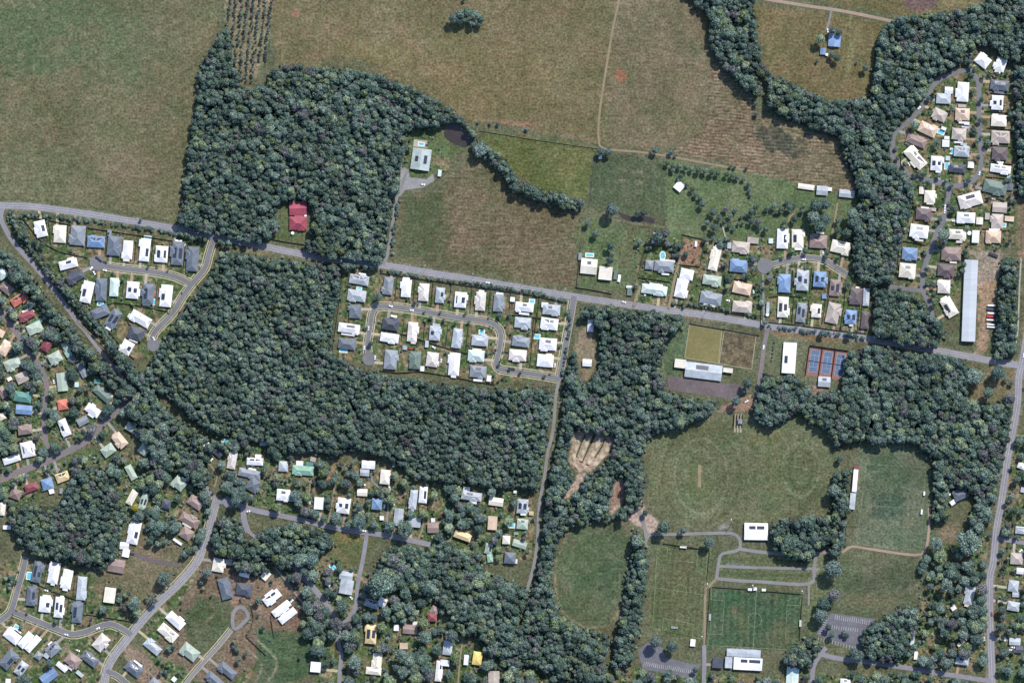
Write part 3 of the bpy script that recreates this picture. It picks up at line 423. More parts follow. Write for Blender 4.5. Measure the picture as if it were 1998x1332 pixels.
for it in PATCH.split(";"):
    t = it.split(); x, y, rx, ry, a = (float(v) for v in t[:5]); c = np.array([float(v) for v in t[5].split(",")]); k = float(t[6])
    R = int(max(rx, ry) * 1.6) + 2; X0, Y0 = x + PADX, y + PADX
    sl_ = (slice(max(0, int(Y0 - R)), max(0, int(Y0 + R))), slice(max(0, int(X0 - R)), max(0, int(X0 + R))))
    ca, sa = math.cos(math.radians(a)), math.sin(math.radians(a)); dx = xx[sl_] - X0; dy = yy[sl_] - Y0
    d = np.sqrt(((dx * ca + dy * sa) / rx) ** 2 + ((-dx * sa + dy * ca) / ry) ** 2) + (n1[sl_] - .5) * .7 + (n3[sl_] - .5) * .4
    f = (np.clip((1.25 - d) * 2, 0, 1) * k)[..., None]; G[sl_][..., :3] = G[sl_][..., :3] * (1 - f) + c * f
# cricket and mowing rings, oval edge
for (cx, cy, rx, ry, wd, dc) in ((1368, 928, 52, 72, 3, 20), (1368, 928, 76, 92, 4, -12), (1365, 930, 30, 52, 2, 12), (1562, 915, 36, 52, 2.5, 18), (1562, 915, 22, 40, 2.5, -14), (1562, 915, 12, 26, 2, 14), (1160, 1118, 50, 80, 3, 10)):
    d = np.abs(np.sqrt(((xx - cx - PADX) / rx) ** 2 + ((yy - cy - PADX) / ry) ** 2) - 1) * min(rx, ry)
    G[..., :3] += (np.clip(1 - d / wd, 0, 1) * dc * (n1 * .8 + .6))[..., None]
TRK_ = """545,60 552,110 535,130|3|148,136,104|.6;0,388 120,398 250,415 350,436|2.5|90,94,62|.5;60,262 200,250 372,300|2|100,104,74|.5;150,120 260,60 420,20|2|104,110,80|.5;40,20 180,130 360,190|2|130,126,96|.35;1380,20 1384,110 1382,205 1375,260|2|88,88,62|.6;1376,262 1340,272 1300,282 1250,292|2|88,88,62|.5;1410,318 1432,285 1470,262 1478,240|2.5|92,90,66|.6;650,100 640,60 610,0|2|140,130,96|.4;780,20 900,110 1160,140|2|136,126,92|.35;560,120 700,128 820,172 930,236|3|146,134,102|.5;930,236 990,240 1050,254 1165,276|4|150,126,98|.6;1002,560 1000,430 860,330|2|128,118,90|.4;780,500 900,440 1120,430|2|132,120,90|.4;975,330 1040,400 1110,430|3|96,90,62|.4;855,405 858,440 845,505|5|92,92,60|.5;1145,412 1180,424 1250,438 1300,442 1370,452|2.5|150,144,112|.6;1300,330 1302,400 1298,436|2|100,96,70|.6;1340,420 1342,450|2|148,138,108|.5;1660,18 1660,90 1690,110 1680,130|4|136,132,96|.6;1480,70 1520,160 1600,190|2|104,98,70|.5;1500,60 1560,30 1600,40|2|140,128,92|.4;1640,40 1648,90 1640,135|3|140,134,98|.6;1470,830 1468,940|2|90,100,70|.5;1275,870 1268,930 1275,990 1310,1020|3|124,124,90|.6;1290,860 1330,845 1390,838|2|88,96,66|.5;1640,900 1610,1000|2|128,126,94|.5;1684,880 1672,1062|2|126,128,98|.6;1814,920 1806,1070|2|126,128,98|.6;1676,985 1806,994|1.5|126,130,100|.5;1645,1100 1800,1112|1.5|120,124,92|.4;1700,1120 1698,1090|1.5|140,140,110|.5;1240,1090 1228,1160 1205,1210|3|136,130,98|.5;1085,1090 1084,1140 1096,1190 1140,1222 1190,1220|3.5|146,142,106|.9;1235,1065 1229,1112 1212,1180 1190,1218|3|146,142,106|.8;1430,1046 1420,1026 1405,1030|9|150,148,144|.7;1420,1100 1450,1102|7|142,140,138|.7;1592,1085 1594,1105 1590,1125|9|150,148,144|.6;1110,1040 1090,1080|3|132,130,98|.6;1276,1080 1270,1140 1266,1220|3|130,122,92|.6;1379,1080 1370,1250|3|140,134,106|.6;1380,1264 1560,1274|3|140,134,106|.6;1408,1090 1580,1095|5|88,94,60|.7;1408,1118 1580,1122|6|82,92,60|.7;1570,1160 1562,1250|3|112,116,84|.6;1500,648 1494,720|4|96,112,76|.6;1555,655 1550,740|4|148,130,106|.6;1500,640 1660,662|6|146,124,92|.6;1345,640 1480,660|3|88,100,60|.6;1290,690 1300,760|4|150,140,120|.6;1925,735 1940,715|4|150,142,112|.6;1960,820 1985,720|3|150,142,112|.6;1925,1330 1924,1100 1935,1000|3|168,152,122|.7;1950,1100 1955,1000 1972,900|3|164,150,122|.6;60,700 30,640 0,600|3|150,132,112|.4;100,720 120,700 135,690|5|186,160,132|.7;75,720 110,690|4|190,164,138|.6;470,1010 520,1030|4|150,142,108|.5;0,1210 40,1215 60,1260|3|170,158,128|.5;60,1290 90,1255 100,1235|5|186,168,134|.7;20,1315 60,1295|5|150,136,100|.6;120,1275 135,1255|10|190,172,140|.7;400,1170 420,1190 400,1215|5|136,120,88|.6;500,1245 540,1290 520,1332|5|176,160,134|.7;480,1262 510,1300 480,1360|4|176,160,134|.7;395,1240 440,1270 480,1262|3|104,92,64|.5;528,1195 600,1205|8|150,124,98|.6;1800,1100 1850,1130 1880,1110|5|112,120,84|.6;1875,1185 1900,1195 1902,1215|2.5|170,160,130|.7;1860,1180 1870,1150|2.5|160,150,120|.6;1845,1270 1832,1290 1815,1308|6|180,150,122|.8;1780,1318 1840,1330|4|176,160,128|.7"""
for it in TRK_.split(";"):
    p_, w_, c_, k_ = it.split("|"); c = spline(pts(p_), 1.0); m = np.zeros((RH, RW), bool); stripmask(c, float(w_), m); f = (blur(m.astype(float), 1) * float(k_) * (.45 + .8 * n1))[..., None]
    G[..., :3] = G[..., :3] * (1 - f) + np.array([float(v) for v in c_.split(",")]) * f
# mown stripes on the two pitches
for s, per, amp, ang in ((FIELDS[15][2], 11, 5, 4), (FIELDS[16][2], 13, 6, 2), (FIELDS[18][2], 9, 2, 4)):
    m = blur(polymask(pts(s)).astype(float), 1); a = math.radians(ang)
    G[..., :3] += (np.sin((xx * math.cos(a) + yy * math.sin(a)) * 2 * math.pi / per) * amp * m)[..., None]
# crop rows in the eastern paddocks
m = polymask(pts(FIELDS[3][2])) | polymask(pts(FIELDS[4][2])); m = blur(m.astype(float), 1)
G[..., :3] += ((np.sin((yy - .09 * xx + 2.5 * n5) * 2 * math.pi / 6.4) * 17 * np.clip(n2 * 1.5 - .1, 0, 1) + (n3 - .5) * 10) * m)[..., None]
# slashing lines in the western field
m = polymask(pts(FIELDS[0][2])).astype(float)
G[..., :3] += (np.sin((yy * .5 + xx * .22 + 10 * n4) * 2 * math.pi / 9) * 2.2 * m)[..., None]
m = blur(hwym.astype(float), 1)
v = np.clip(m - .2, 0, 1) * np.clip(n1 * 1.6 - .2, 0, 1) * .85
G[..., :3] = G[..., :3] * (1 - v[..., None]) + np.array([152, 142, 112.]) * v[..., None]
v = np.clip(blur(roadm.astype(float), 3) * 1.2 - .25, 0, 1) * np.clip(n3 * 1.4 - .1, 0, 1) * .45
G[..., :3] = G[..., :3] * (1 - v[..., None]) + np.array([146, 138, 112.]) * v[..., None]
# paving round houses
for i, h in enumerate(houses):
    r = random.Random(i)
    if 'S' in h['fl'] or r.random() < .35: continue
    q = dict(h); a = math.radians(h['a']); side = r.choice(((1, 0), (-1, 0), (0, 1), (0, -1))); g = 3 + 2 * r.random()
    q['x'] += (side[0] * math.cos(a) - side[1] * math.sin(a)) * g; q['y'] += (side[0] * math.sin(a) + side[1] * math.cos(a)) * g
    q['w'] *= .8; q['l'] *= .8; m = polymask(hpoly(q)); c = np.array(r.choice(((160, 150, 132), (170, 160, 146), (150, 126, 104), (144, 142, 140))), float)
    G[m, :3] = G[m, :3] * .25 + c * .75
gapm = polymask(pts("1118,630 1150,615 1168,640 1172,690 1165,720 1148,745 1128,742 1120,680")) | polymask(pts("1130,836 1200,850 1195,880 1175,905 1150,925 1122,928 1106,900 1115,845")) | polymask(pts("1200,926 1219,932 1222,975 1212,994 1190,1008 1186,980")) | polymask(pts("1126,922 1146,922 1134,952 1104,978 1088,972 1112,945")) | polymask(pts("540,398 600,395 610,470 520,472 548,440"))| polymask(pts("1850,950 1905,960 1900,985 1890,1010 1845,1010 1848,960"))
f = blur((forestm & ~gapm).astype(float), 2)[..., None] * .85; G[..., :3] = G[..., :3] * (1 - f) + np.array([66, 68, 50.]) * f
G[..., :3] += ((n3 - .5) * 12 + (n1 - .5) * 9)[..., None]; G[..., 2] += 5; G[..., :3] += ((vnoise(RH, RW, 6, 31) - .5) * 10)[..., None] * np.array([1, 0, .5]) + ((vnoise(RH, RW, 40, 32) - .5) * 12)[..., None] * np.array([.8, .1, .3])
G[..., :3] = np.clip(G[..., :3], 20, 235)
# ground sheet
st = 2.0
gx = np.arange(-PADX, W0 + PADX - 1, st); gy = np.arange(-PADX, H0 + PADX - 1, st)
gxa = np.concatenate([[-15000, -3000, -600], gx, [W0 + 600, W0 + 3000, W0 + 15000]]); gya = np.concatenate([[-15000, -3000, -600], gy, [H0 + 600, H0 + 3000, H0 + 15000]])
nx, ny = len(gxa), len(gya); GX, GY = np.meshgrid(gxa, gya)
co = np.zeros((ny * nx, 3)); co[:, 0] = X(GX).ravel(); co[:, 1] = Y(GY).ravel()
sx = np.clip(GX + PADX, 0, RW - 1).astype(int).ravel(); sy = np.clip(GY + PADX, 0, RH - 1).astype(int).ravel()
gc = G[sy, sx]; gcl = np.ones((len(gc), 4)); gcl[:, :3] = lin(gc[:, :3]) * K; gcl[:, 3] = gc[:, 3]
me = bpy.data.meshes.new("ground"); idx = (np.arange(ny - 1)[:, None] * nx + np.arange(nx - 1)[None]).ravel()
quads = np.stack([idx, idx + nx, idx + nx + 1, idx + 1], 1)
me.vertices.add(len(co)); me.vertices.foreach_set("co", co.ravel()); me.loops.add(quads.size); me.polygons.add(len(quads))
me.loops.foreach_set("vertex_index", quads.ravel()); me.polygons.foreach_set("loop_start", np.arange(0, quads.size, 4))
me.update(calc_edges=True)
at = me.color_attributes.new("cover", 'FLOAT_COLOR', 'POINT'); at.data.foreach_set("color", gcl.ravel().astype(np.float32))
gm, n, b = newmat("ground_cover"); L = n.links
ca_ = N(n, "ShaderNodeAttribute"); ca_.attribute_name = "cover"; geo = N(n, "ShaderNodeNewGeometry")
def gnoise(scale, lo, hi, stretch=None, det=2):
    v = geo.outputs["Position"]
    if stretch: mp = N(n, "ShaderNodeMapping"); mp.inputs["Scale"].default_value = stretch[:3]; mp.inputs["Rotation"].default_value = (0, 0, stretch[3]); L.new(v, mp.inputs[0]); v = mp.outputs[0]
    t = N(n, "ShaderNodeTexNoise"); t.inputs["Scale"].default_value = scale; t.inputs["Detail"].default_value = det; L.new(v, t.inputs["Vector"])
    r = N(n, "ShaderNodeMapRange"); r.inputs[1].default_value = .25; r.inputs[2].default_value = .75; r.inputs[3].default_value = lo; r.inputs[4].default_value = hi; L.new(t.outputs[0], r.inputs[0]); return r.outputs[0]
def mul(a, b_): 
    m = N(n, "ShaderNodeMath", operation='MULTIPLY'); L.new(a, m.inputs[0]); L.new(b_, m.inputs[1]); return m.outputs[0]
fine = mul(gnoise(.42, .42, 1.58, det=4), gnoise(.12, .80, 1.20)); fine = mul(fine, gnoise(.02, .93, 1.07))
strk = gnoise(.35, .55, 1.45, (.3, 1.2, 1, .1))
mx = N(n, "ShaderNodeMix"); L.new(ca_.outputs["Alpha"], mx.inputs[0]); one = N(n, "ShaderNodeValue"); one.outputs[0].default_value = 1
L.new(one.outputs[0], mx.inputs[2]); L.new(strk, mx.inputs[3]); fac = mul(fine, mx.outputs[0])
vm = N(n, "ShaderNodeVectorMath", operation='SCALE'); L.new(ca_.outputs["Color"], vm.inputs[0]); L.new(fac, vm.inputs["Scale"])
L.new(vm.outputs[0], b.inputs["Base Color"]); b.inputs["Roughness"].default_value = 1; b.inputs["Specular IOR Level"].default_value = .1
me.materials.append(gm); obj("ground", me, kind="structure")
# ================================================================= ROADS
TINT = {"asph": (154, 152, 160), "asph2": (134, 134, 138), "brown": (142, 132, 134), "pale": (150, 149, 148), "tan": (160, 144, 118), "pink": (178, 156, 138), "white": (190, 188, 172)}
def roadmat(t):
    k = "road_" + t
    if k in _mats: return _mats[k]
    m = noisy(k, alb(TINT[t]), .1, .5, .05, rough=.9); n = m.node_tree; L = n.links; b = n.nodes["Principled BSDF"]
    src = b.inputs["Base Color"].links[0].from_socket
    a = N(n, "ShaderNodeAttribute"); a.attribute_name = "across"
    w = N(n, "ShaderNodeMath", operation='ABSOLUTE'); L.new(a.outputs["Fac"], w.inputs[0])
    cr = N(n, "ShaderNodeValToRGB"); e = cr.color_ramp.elements
    e[0].position = 0; e[0].color = (1, 1, 1, 1); e[1].position = 1; e[1].color = (1.1, 1.1, 1.08, 1)
    for p, v in ((.18, .86), (.35, 1.06), (.55, .88), (.78, .96)): q = e.new(p); q.color = (v, v, v, 1)
    L.new(w.outputs[0], cr.inputs[0]); mm = N(n, "ShaderNodeVectorMath", operation='MULTIPLY'); L.new(src, mm.inputs[0]); L.new(cr.outputs[0], mm.inputs[1]); L.new(mm.outputs[0], b.inputs["Base Color"])
    return m
def ribbon(c, w, off=0.0, z=0.05, keep=None, h=0.0, div=6):
    """strip of width w px along centre line c; offset in px; h = raised edge height (metres)"""
    d = np.gradient(c, axis=0); d /= np.linalg.norm(d, axis=1)[:, None] + 1e-9; nrm = np.stack([-d[:, 1], d[:, 0]], 1)
    V, F, A = [], [], []; us = np.linspace(-1, 1, div + 1)
    for i in range(len(c)):
        for u in us:
            p = c[i] + nrm[i] * (off + u * w / 2); V.append((X(p[0]), Y(p[1]), z + (h if h else 0))); A.append(u)
    k = div + 1
    for i in range(len(c) - 1):
        if keep is not None and not (keep[i] and keep[i + 1]): continue
        for j in range(div): a = i * k + j; F.append((a, a + k, a + k + 1, a + 1))
        if h:
            pass
    return V, F, A
def addattr(me, A):
    at = me.attributes.new("across", 'FLOAT', 'POINT'); at.data.foreach_set("value", np.array(A, np.float32))
concrete = noisy("pale_concrete", alb((202, 192, 164)), .12, .5, .1)
paint = noisy("road_paint", (.45, .45, .44), .2, .4, .1)
zi = 0
def inm(M, p):
    x, y = int(p[0] + PADX), int(p[1] + PADX); return 0 <= x < RW and 0 <= y < RH and M[y, x]
for k, (name, w, tint, kerb, c) in enumerate(rl):
    z = flat_z(k % 40) if name != 'highway' else 1.0 + .05 * k
    z = 0.04 + 0.012 * k + (.5 if w > 8 else 0) * 0
    V, F, A = ribbon(c, w, z=z); me = mesh(name, V, F, [roadmat(tint)]); addattr(me, A); ro = obj(name, me, kind="structure")
    others = roadm & ~rmasks[k]; oth2 = np.zeros_like(roadm)
    for j, mj in enumerate(rmasks):
        if j != k: oth2 |= mj
    if kerb:
        for sgn, nm in ((1, "kerb"), (-1, "kerb")):
            d = np.gradient(c, axis=0); d /= np.linalg.norm(d, axis=1)[:, None] + 1e-9; q = c + np.stack([-d[:, 1], d[:, 0]], 1) * sgn * (w / 2 + .5)
            keep = [not inm(oth2, p) for p in q]
            V, F, A = ribbon(c, 1.0, sgn * (w / 2 + .5), .13 + z, keep, 0, 1)
            if F: obj(nm, mesh(nm, V, F, [concrete]), kind="structure")
            if kerb and sgn == 1 or k in (9, 5, 6):
                q = c + np.stack([-d[:, 1], d[:, 0]], 1) * sgn * (w / 2 + 4); keep = [not (inm(roadm, p) or inm(housem, p)) for p in q]
                V, F, A = ribbon(c, 1.8, sgn * (w / 2 + 4), .06 + .001 * k, keep, 0, 1)
                if F: obj("footpath", mesh("footpath", V, F, [concrete]), kind="structure")
    if name == 'highway':
        for off, ww in ((0, .45), (w / 2 - 2.4, .3), (-w / 2 + 2.4, .3)):
            keep = None
            V, F, A = ribbon(c, ww, off, z + .015, keep, 0, 1); obj("lane_marking", mesh("lane_marking", V, F, [paint]), ro)
for i, (x, y, r, t) in enumerate(CIRC):
    V = [(X(x), Y(y), .62)] + [(X(x + r * math.cos(a)), Y(y + r * math.sin(a)), .62 + .002 * i) for a in np.linspace(0, 2 * math.pi, 40, endpoint=False)]
    me = mesh("turning_circle", V, [(0, 1 + j, 1 + (j + 1) % 40) for j in range(40)], [roadmat(t)]); addattr(me, [.45] * len(V)); obj("turning_circle", me, kind="structure")
# teardrop turning loop
a = np.linspace(0.5, 0.5 + 2 * math.pi, 60); ring = np.stack([469 + 15 * np.cos(a) * (1 - .45 * np.clip(np.sin(a), 0, 1)) - 10 * np.clip(np.sin(a), 0, 1), 1205 + 21 * np.sin(a)], 1)
V, F, A = ribbon(ring, 7, z=.66); me = mesh("turning_loop", V, F, [roadmat("pale")]); addattr(me, A); obj("turning_loop", me, kind="structure")
stripmask(ring, 9, roadm)
def flatpoly(name, poly, mat, z, parent=None, rnd=False, **tags):
    p = spline(poly + [poly[0]], 3) if rnd else np.array(poly)
    if rnd: p = p[:-1]
    me = mesh(name, [(X(q[0]), Y(q[1]), z) for q in p], [tuple(range(len(p)))[::-1]], [mat]); return obj(name, me, parent, **tags)
cpA = noisy("carpark_brown", alb((118, 106, 108)), .15, .3, .05); cpB = noisy("carpark_grey", alb((120, 120, 128)), .15, .3, .05)
gravel = noisy("gravel", alb((160, 158, 160)), .15, .5, .08)
CP = [("1303,734 1335,736 1381,745 1441,749 1464,763 1428,779 1305,760", cpA), ("1264,1252 1293,1263 1297,1281 1330,1290 1366,1297 1356,1323 1254,1305 1244,1267", cpB),
      ("1622,1195 1708,1207 1682,1268 1640,1257 1594,1238 1597,1222", cpB), ("782,320 796,332 800,346 832,350 844,340 848,352 826,366 792,370 780,384 776,380 781,350", gravel), ("808,272 836,275 834,289 806,286", noisy("deck", alb((196, 190, 170)), .1)), ("253,1073 280,1084 300,1090 352,1100 352,1106 300,1098 276,1090 250,1080", cpA)]
for i, (s, m) in enumerate(CP):
    p = pts(s); flatpoly("car_park", p, m, .035 + .01 * i, kind="structure"); polymask(p, roadm)
ln_ = []
V, F = [], []
def bar(V, F, x0, y0, x1, y1, w, z):
    d = np.array([x1 - x0, y1 - y0]); d = d / (np.linalg.norm(d) + 1e-9); q = np.array([-d[1], d[0]]) * w / 2; n = len(V)
    for p in ((x0 + q[0], y0 + q[1]), (x1 + q[0], y1 + q[1]), (x1 - q[0], y1 - q[1]), (x0 - q[0], y0 - q[1])): V.append((X(p[0]), Y(p[1]), z))
    F.append((n + 3, n + 2, n + 1, n)); F[-1] = (n, n + 1, n + 2, n + 3)
for t in np.linspace(0, 1, 27): x, y = 1256 + t * 98, 1298 + t * 16; bar(V, F, x, y, x + 1.5, y - 8, .5, .1)
for t in np.linspace(0, 1, 17): x, y = 1630 + t * 66, 1199 + t * 10; bar(V, F, x, y, x - 1, y + 9, .5, .1)
for t in np.linspace(0, 1, 12): x, y = 1624 + t * 50, 1219 + t * 6; bar(V, F, x, y, x - 1, y + 7, .5, .1)
for t in np.linspace(0, 1, 8): x, y = 1609 - t * 12, 1204 + t * 30; bar(V, F, x, y, x + 8, y + 2, .5, .1)
for t in np.linspace(0, 1, 14): x, y = 1597 + t * 72, 1242 + t * 18; bar(V, F, x, y, x - 1, y + 7, .5, .1)
obj("parking_bay_marking", mesh("m", V, F, [paint]), kind="structure")
# ponds and grass islands
water = noisy("pond_water", (.036, .028, .026), .2, .1, .03, rough=.15, spec=.5)
flatpoly("pond", pts("872,243 897,241 916,259 921,271 910,287 885,281 867,265"), water, .03, rnd=True, kind="structure")
flatpoly("pond", pts("1205,412 1220,418 1240,424 1262,422 1276,428 1276,436 1255,433 1230,432 1212,424"), water, .03, rnd=True, kind="structure")
# driveways found by walking out from each house to the nearest street
dm = [noisy("driveway_" + str(i), alb(c), .1, .5, .1) for i, c in enumerate(((196, 188, 170), (166, 164, 160), (186, 156, 130), (204, 190, 156)))]
for i, h in enumerate(houses):
    if 'S' in h['fl'] or h['w'] * h['l'] < 300: continue
    best = None
    for da in (0, 90, 180, 270):
        a = math.radians(h['a'] + da); ux, uy = math.cos(a), math.sin(a)
        half = (h['w'] if da % 180 == 0 else h['l']) / 2
        for q in range(int(half), 46):
            if inm(bigroad, (h['x'] + ux * q, h['y'] + uy * q)):
                if best is None or q - half < best[0]: best = (q - half, ux, uy, q, half, da)
                break
            if q > half + 3 and inm(housem, (h['x'] + ux * q, h['y'] + uy * q)): break
    if not best or best[0] < 2: continue
    _, ux, uy, q, half, da = best; r = random.Random(i + 99); o = (r.choice((-1, 1))) * (h['l'] if da % 180 == 0 else h['w']) * .22
    px, py = -uy * o, ux * o; c = np.array([(h['x'] + px + ux * t, h['y'] + py + uy * t) for t in (half - 3, q + 1.5)])
    V, F, A = ribbon(c, 5.2, z=.02 + .0004 * (i % 20), div=1); obj("driveway", mesh("driveway", V, F, [dm[r.randrange(4)]]), kind="structure"); stripmask(spline(c, 2), 5, roadm)
# ================================================================= HOUSES
wallm = [noisy("wall_" + str(i), c, .06, .5, .1) for i, c in enumerate(((.55, .5, .43), (.45, .42, .4), (.6, .58, .54), (.35, .27, .22)))]
def roofmat(c):
    k = "roof_" + c
    if k in _mats: return _mats[k]
    m = noisy(k, COLS[c][0], .09 if c in 'WP' else .14, .22, .07, rough=.6 if c != 'W' else .7, rnd=.10 if c not in 'WP' else .05); return m
ridgem = {c: noisy("ridge_" + c, tuple(min(.85, v * 1.5 + .03) for v in COLS[c][0]), .05, .5, .1) for c in COLS}
solm, n, b = newmat("solar_panel"); L = n.links
tb = N(n, "ShaderNodeTexBrick"); tc = N(n, "ShaderNodeTexCoord"); L.new(tc.outputs["Object"], tb.inputs["Vector"]); tb.offset = 0
tb.inputs["Color1"].default_value = (.012, .018, .035, 1); tb.inputs["Color2"].default_value = (.018, .024, .045, 1); tb.inputs["Mortar"].default_value = (.14, .15, .17, 1)
tb.inputs["Scale"].default_value = 1; tb.inputs["Mortar Size"].default_value = .03; tb.inputs["Brick Width"].default_value = 1.0; tb.inputs["Row Height"].default_value = 1.7
L.new(tb.outputs[0], b.inputs["Base Color"]); b.inputs["Roughness"].default_value = .35
def hip(V, F, x0, x1, y0, y1, z, pitch, hipped=True):
    """closed hip (or gable) roof solid over a rectangle; returns height function data"""
    w, l = x1 - x0, y1 - y0; n = len(V); t = math.tan(math.radians(pitch)); rise = min(w, l) / 2 * t; e = .22
    V += [(x0, y0, z - e), (x1, y0, z - e), (x1, y1, z - e), (x0, y1, z - e), (x0, y0, z), (x1, y0, z), (x1, y1, z), (x0, y1, z)]
    ins = min(w, l) / 2 if hipped else 0.0
    if abs(w - l) < .02 and hipped: ins -= .05
    if l >= w: V += [((x0 + x1) / 2, y0 + ins, z + rise), ((x0 + x1) / 2, y1 - ins, z + rise)]; tri = [(n+4, n+5, n+8), (n+6, n+7, n+9)]; qd = [(n+5, n+6, n+9, n+8), (n+7, n+4, n+8, n+9)]
    else: V += [(x0 + ins, (y0 + y1) / 2, z + rise), (x1 - ins, (y0 + y1) / 2, z + rise)]; tri = [(n+7, n+4, n+8), (n+5, n+6, n+9)]; qd = [(n+4, n+5, n+9, n+8), (n+6, n+7, n+8, n+9)]
    F += [(n, n+3, n+2, n+1), (n, n+1, n+5, n+4), (n+1, n+2, n+6, n+5), (n+2, n+3, n+7, n+6), (n+3, n, n+4, n+7)] + tri + qd
    return (x0, x1, y0, y1, z, t, hipped, l >= w)
def rz_(R, x, y):
    x0, x1, y0, y1, z, t, hp, al = R
    if al: d = min(x - x0, x1 - x); d = min(d, y - y0, y1 - y) if hp else d
    else: d = min(y - y0, y1 - y); d = min(d, x - x0, x1 - x) if hp else d
    return z + d * t
def caps(V, F, R):
    """thin raised ridge and hip capping lines"""
    x0, x1, y0, y1, z, t, hp, al = R; w, l = x1 - x0, y1 - y0; ins = min(w, l) / 2
    if al: A, B = ((x0 + x1) / 2, y0 + (ins if hp else 0)), ((x0 + x1) / 2, y1 - (ins if hp else 0))
    else: A, B = (x0 + (ins if hp else 0), (y0 + y1) / 2), (x1 - (ins if hp else 0), (y0 + y1) / 2)
    segs = [(A, B)]
    if hp: segs += ([((x0, y0), A), ((x1, y0), A), ((x0, y1), B), ((x1, y1), B)] if al else [((x0, y0), A), ((x0, y1), A), ((x1, y0), B), ((x1, y1), B)])
    top = z + ins * t
    for i, (p, q) in enumerate(segs):
        zp = top if (i == 0) else z; zq = top; d = Vector((q[0] - p[0], q[1] - p[1])); 
        if d.length < .3: continue
        d.normalize(); s = Vector((-d.y, d.x)) * .17; n = len(V)
        for (u, zz) in ((p, zp), (q, zq)): V += [(u[0] - s.x, u[1] - s.y, zz + .03), (u[0], u[1], zz + .13), (u[0] + s.x, u[1] + s.y, zz + .03)]
        F += [(n, n+3, n+4, n+1), (n+1, n+4, n+5, n+2)]
rows = {}
for i, h in enumerate(houses): h['i'] = i; rows.setdefault((h['row'], 'S' in h['fl']), []).append(h)
for (row, shed), hs in rows.items():
    ax = hs[0]['ax']; hs.sort(key=lambda h: h[ax])
    for k, h in enumerate(hs):
        cw = COLS[h['c']][1]; side = "left" if ax == 'x' else "top"
        noun = "shed" if shed else ("flat-roofed building" if 'f' in h['fl'] else "gabled house" if 'g' in h['fl'] else "hip-roofed house")
        sol = " with solar panels" if 's' in h['fl'] else ""
        where = ("only " + noun.split()[-1] if len(hs) == 1 else (ords(k) + " from " + side))
        if len(hs) == 1: h['label'] = f"{cw} {noun}{sol}, {row}"
        else: h['label'] = f"{cw} {noun}{sol}, {where}, {row}"
        if len(h['label'].split()) > 16: h['label'] = f"{cw} {noun.split()[-1]}{sol}, {where}, {row}"
    for k in range(len(hs) - 1):
        pass
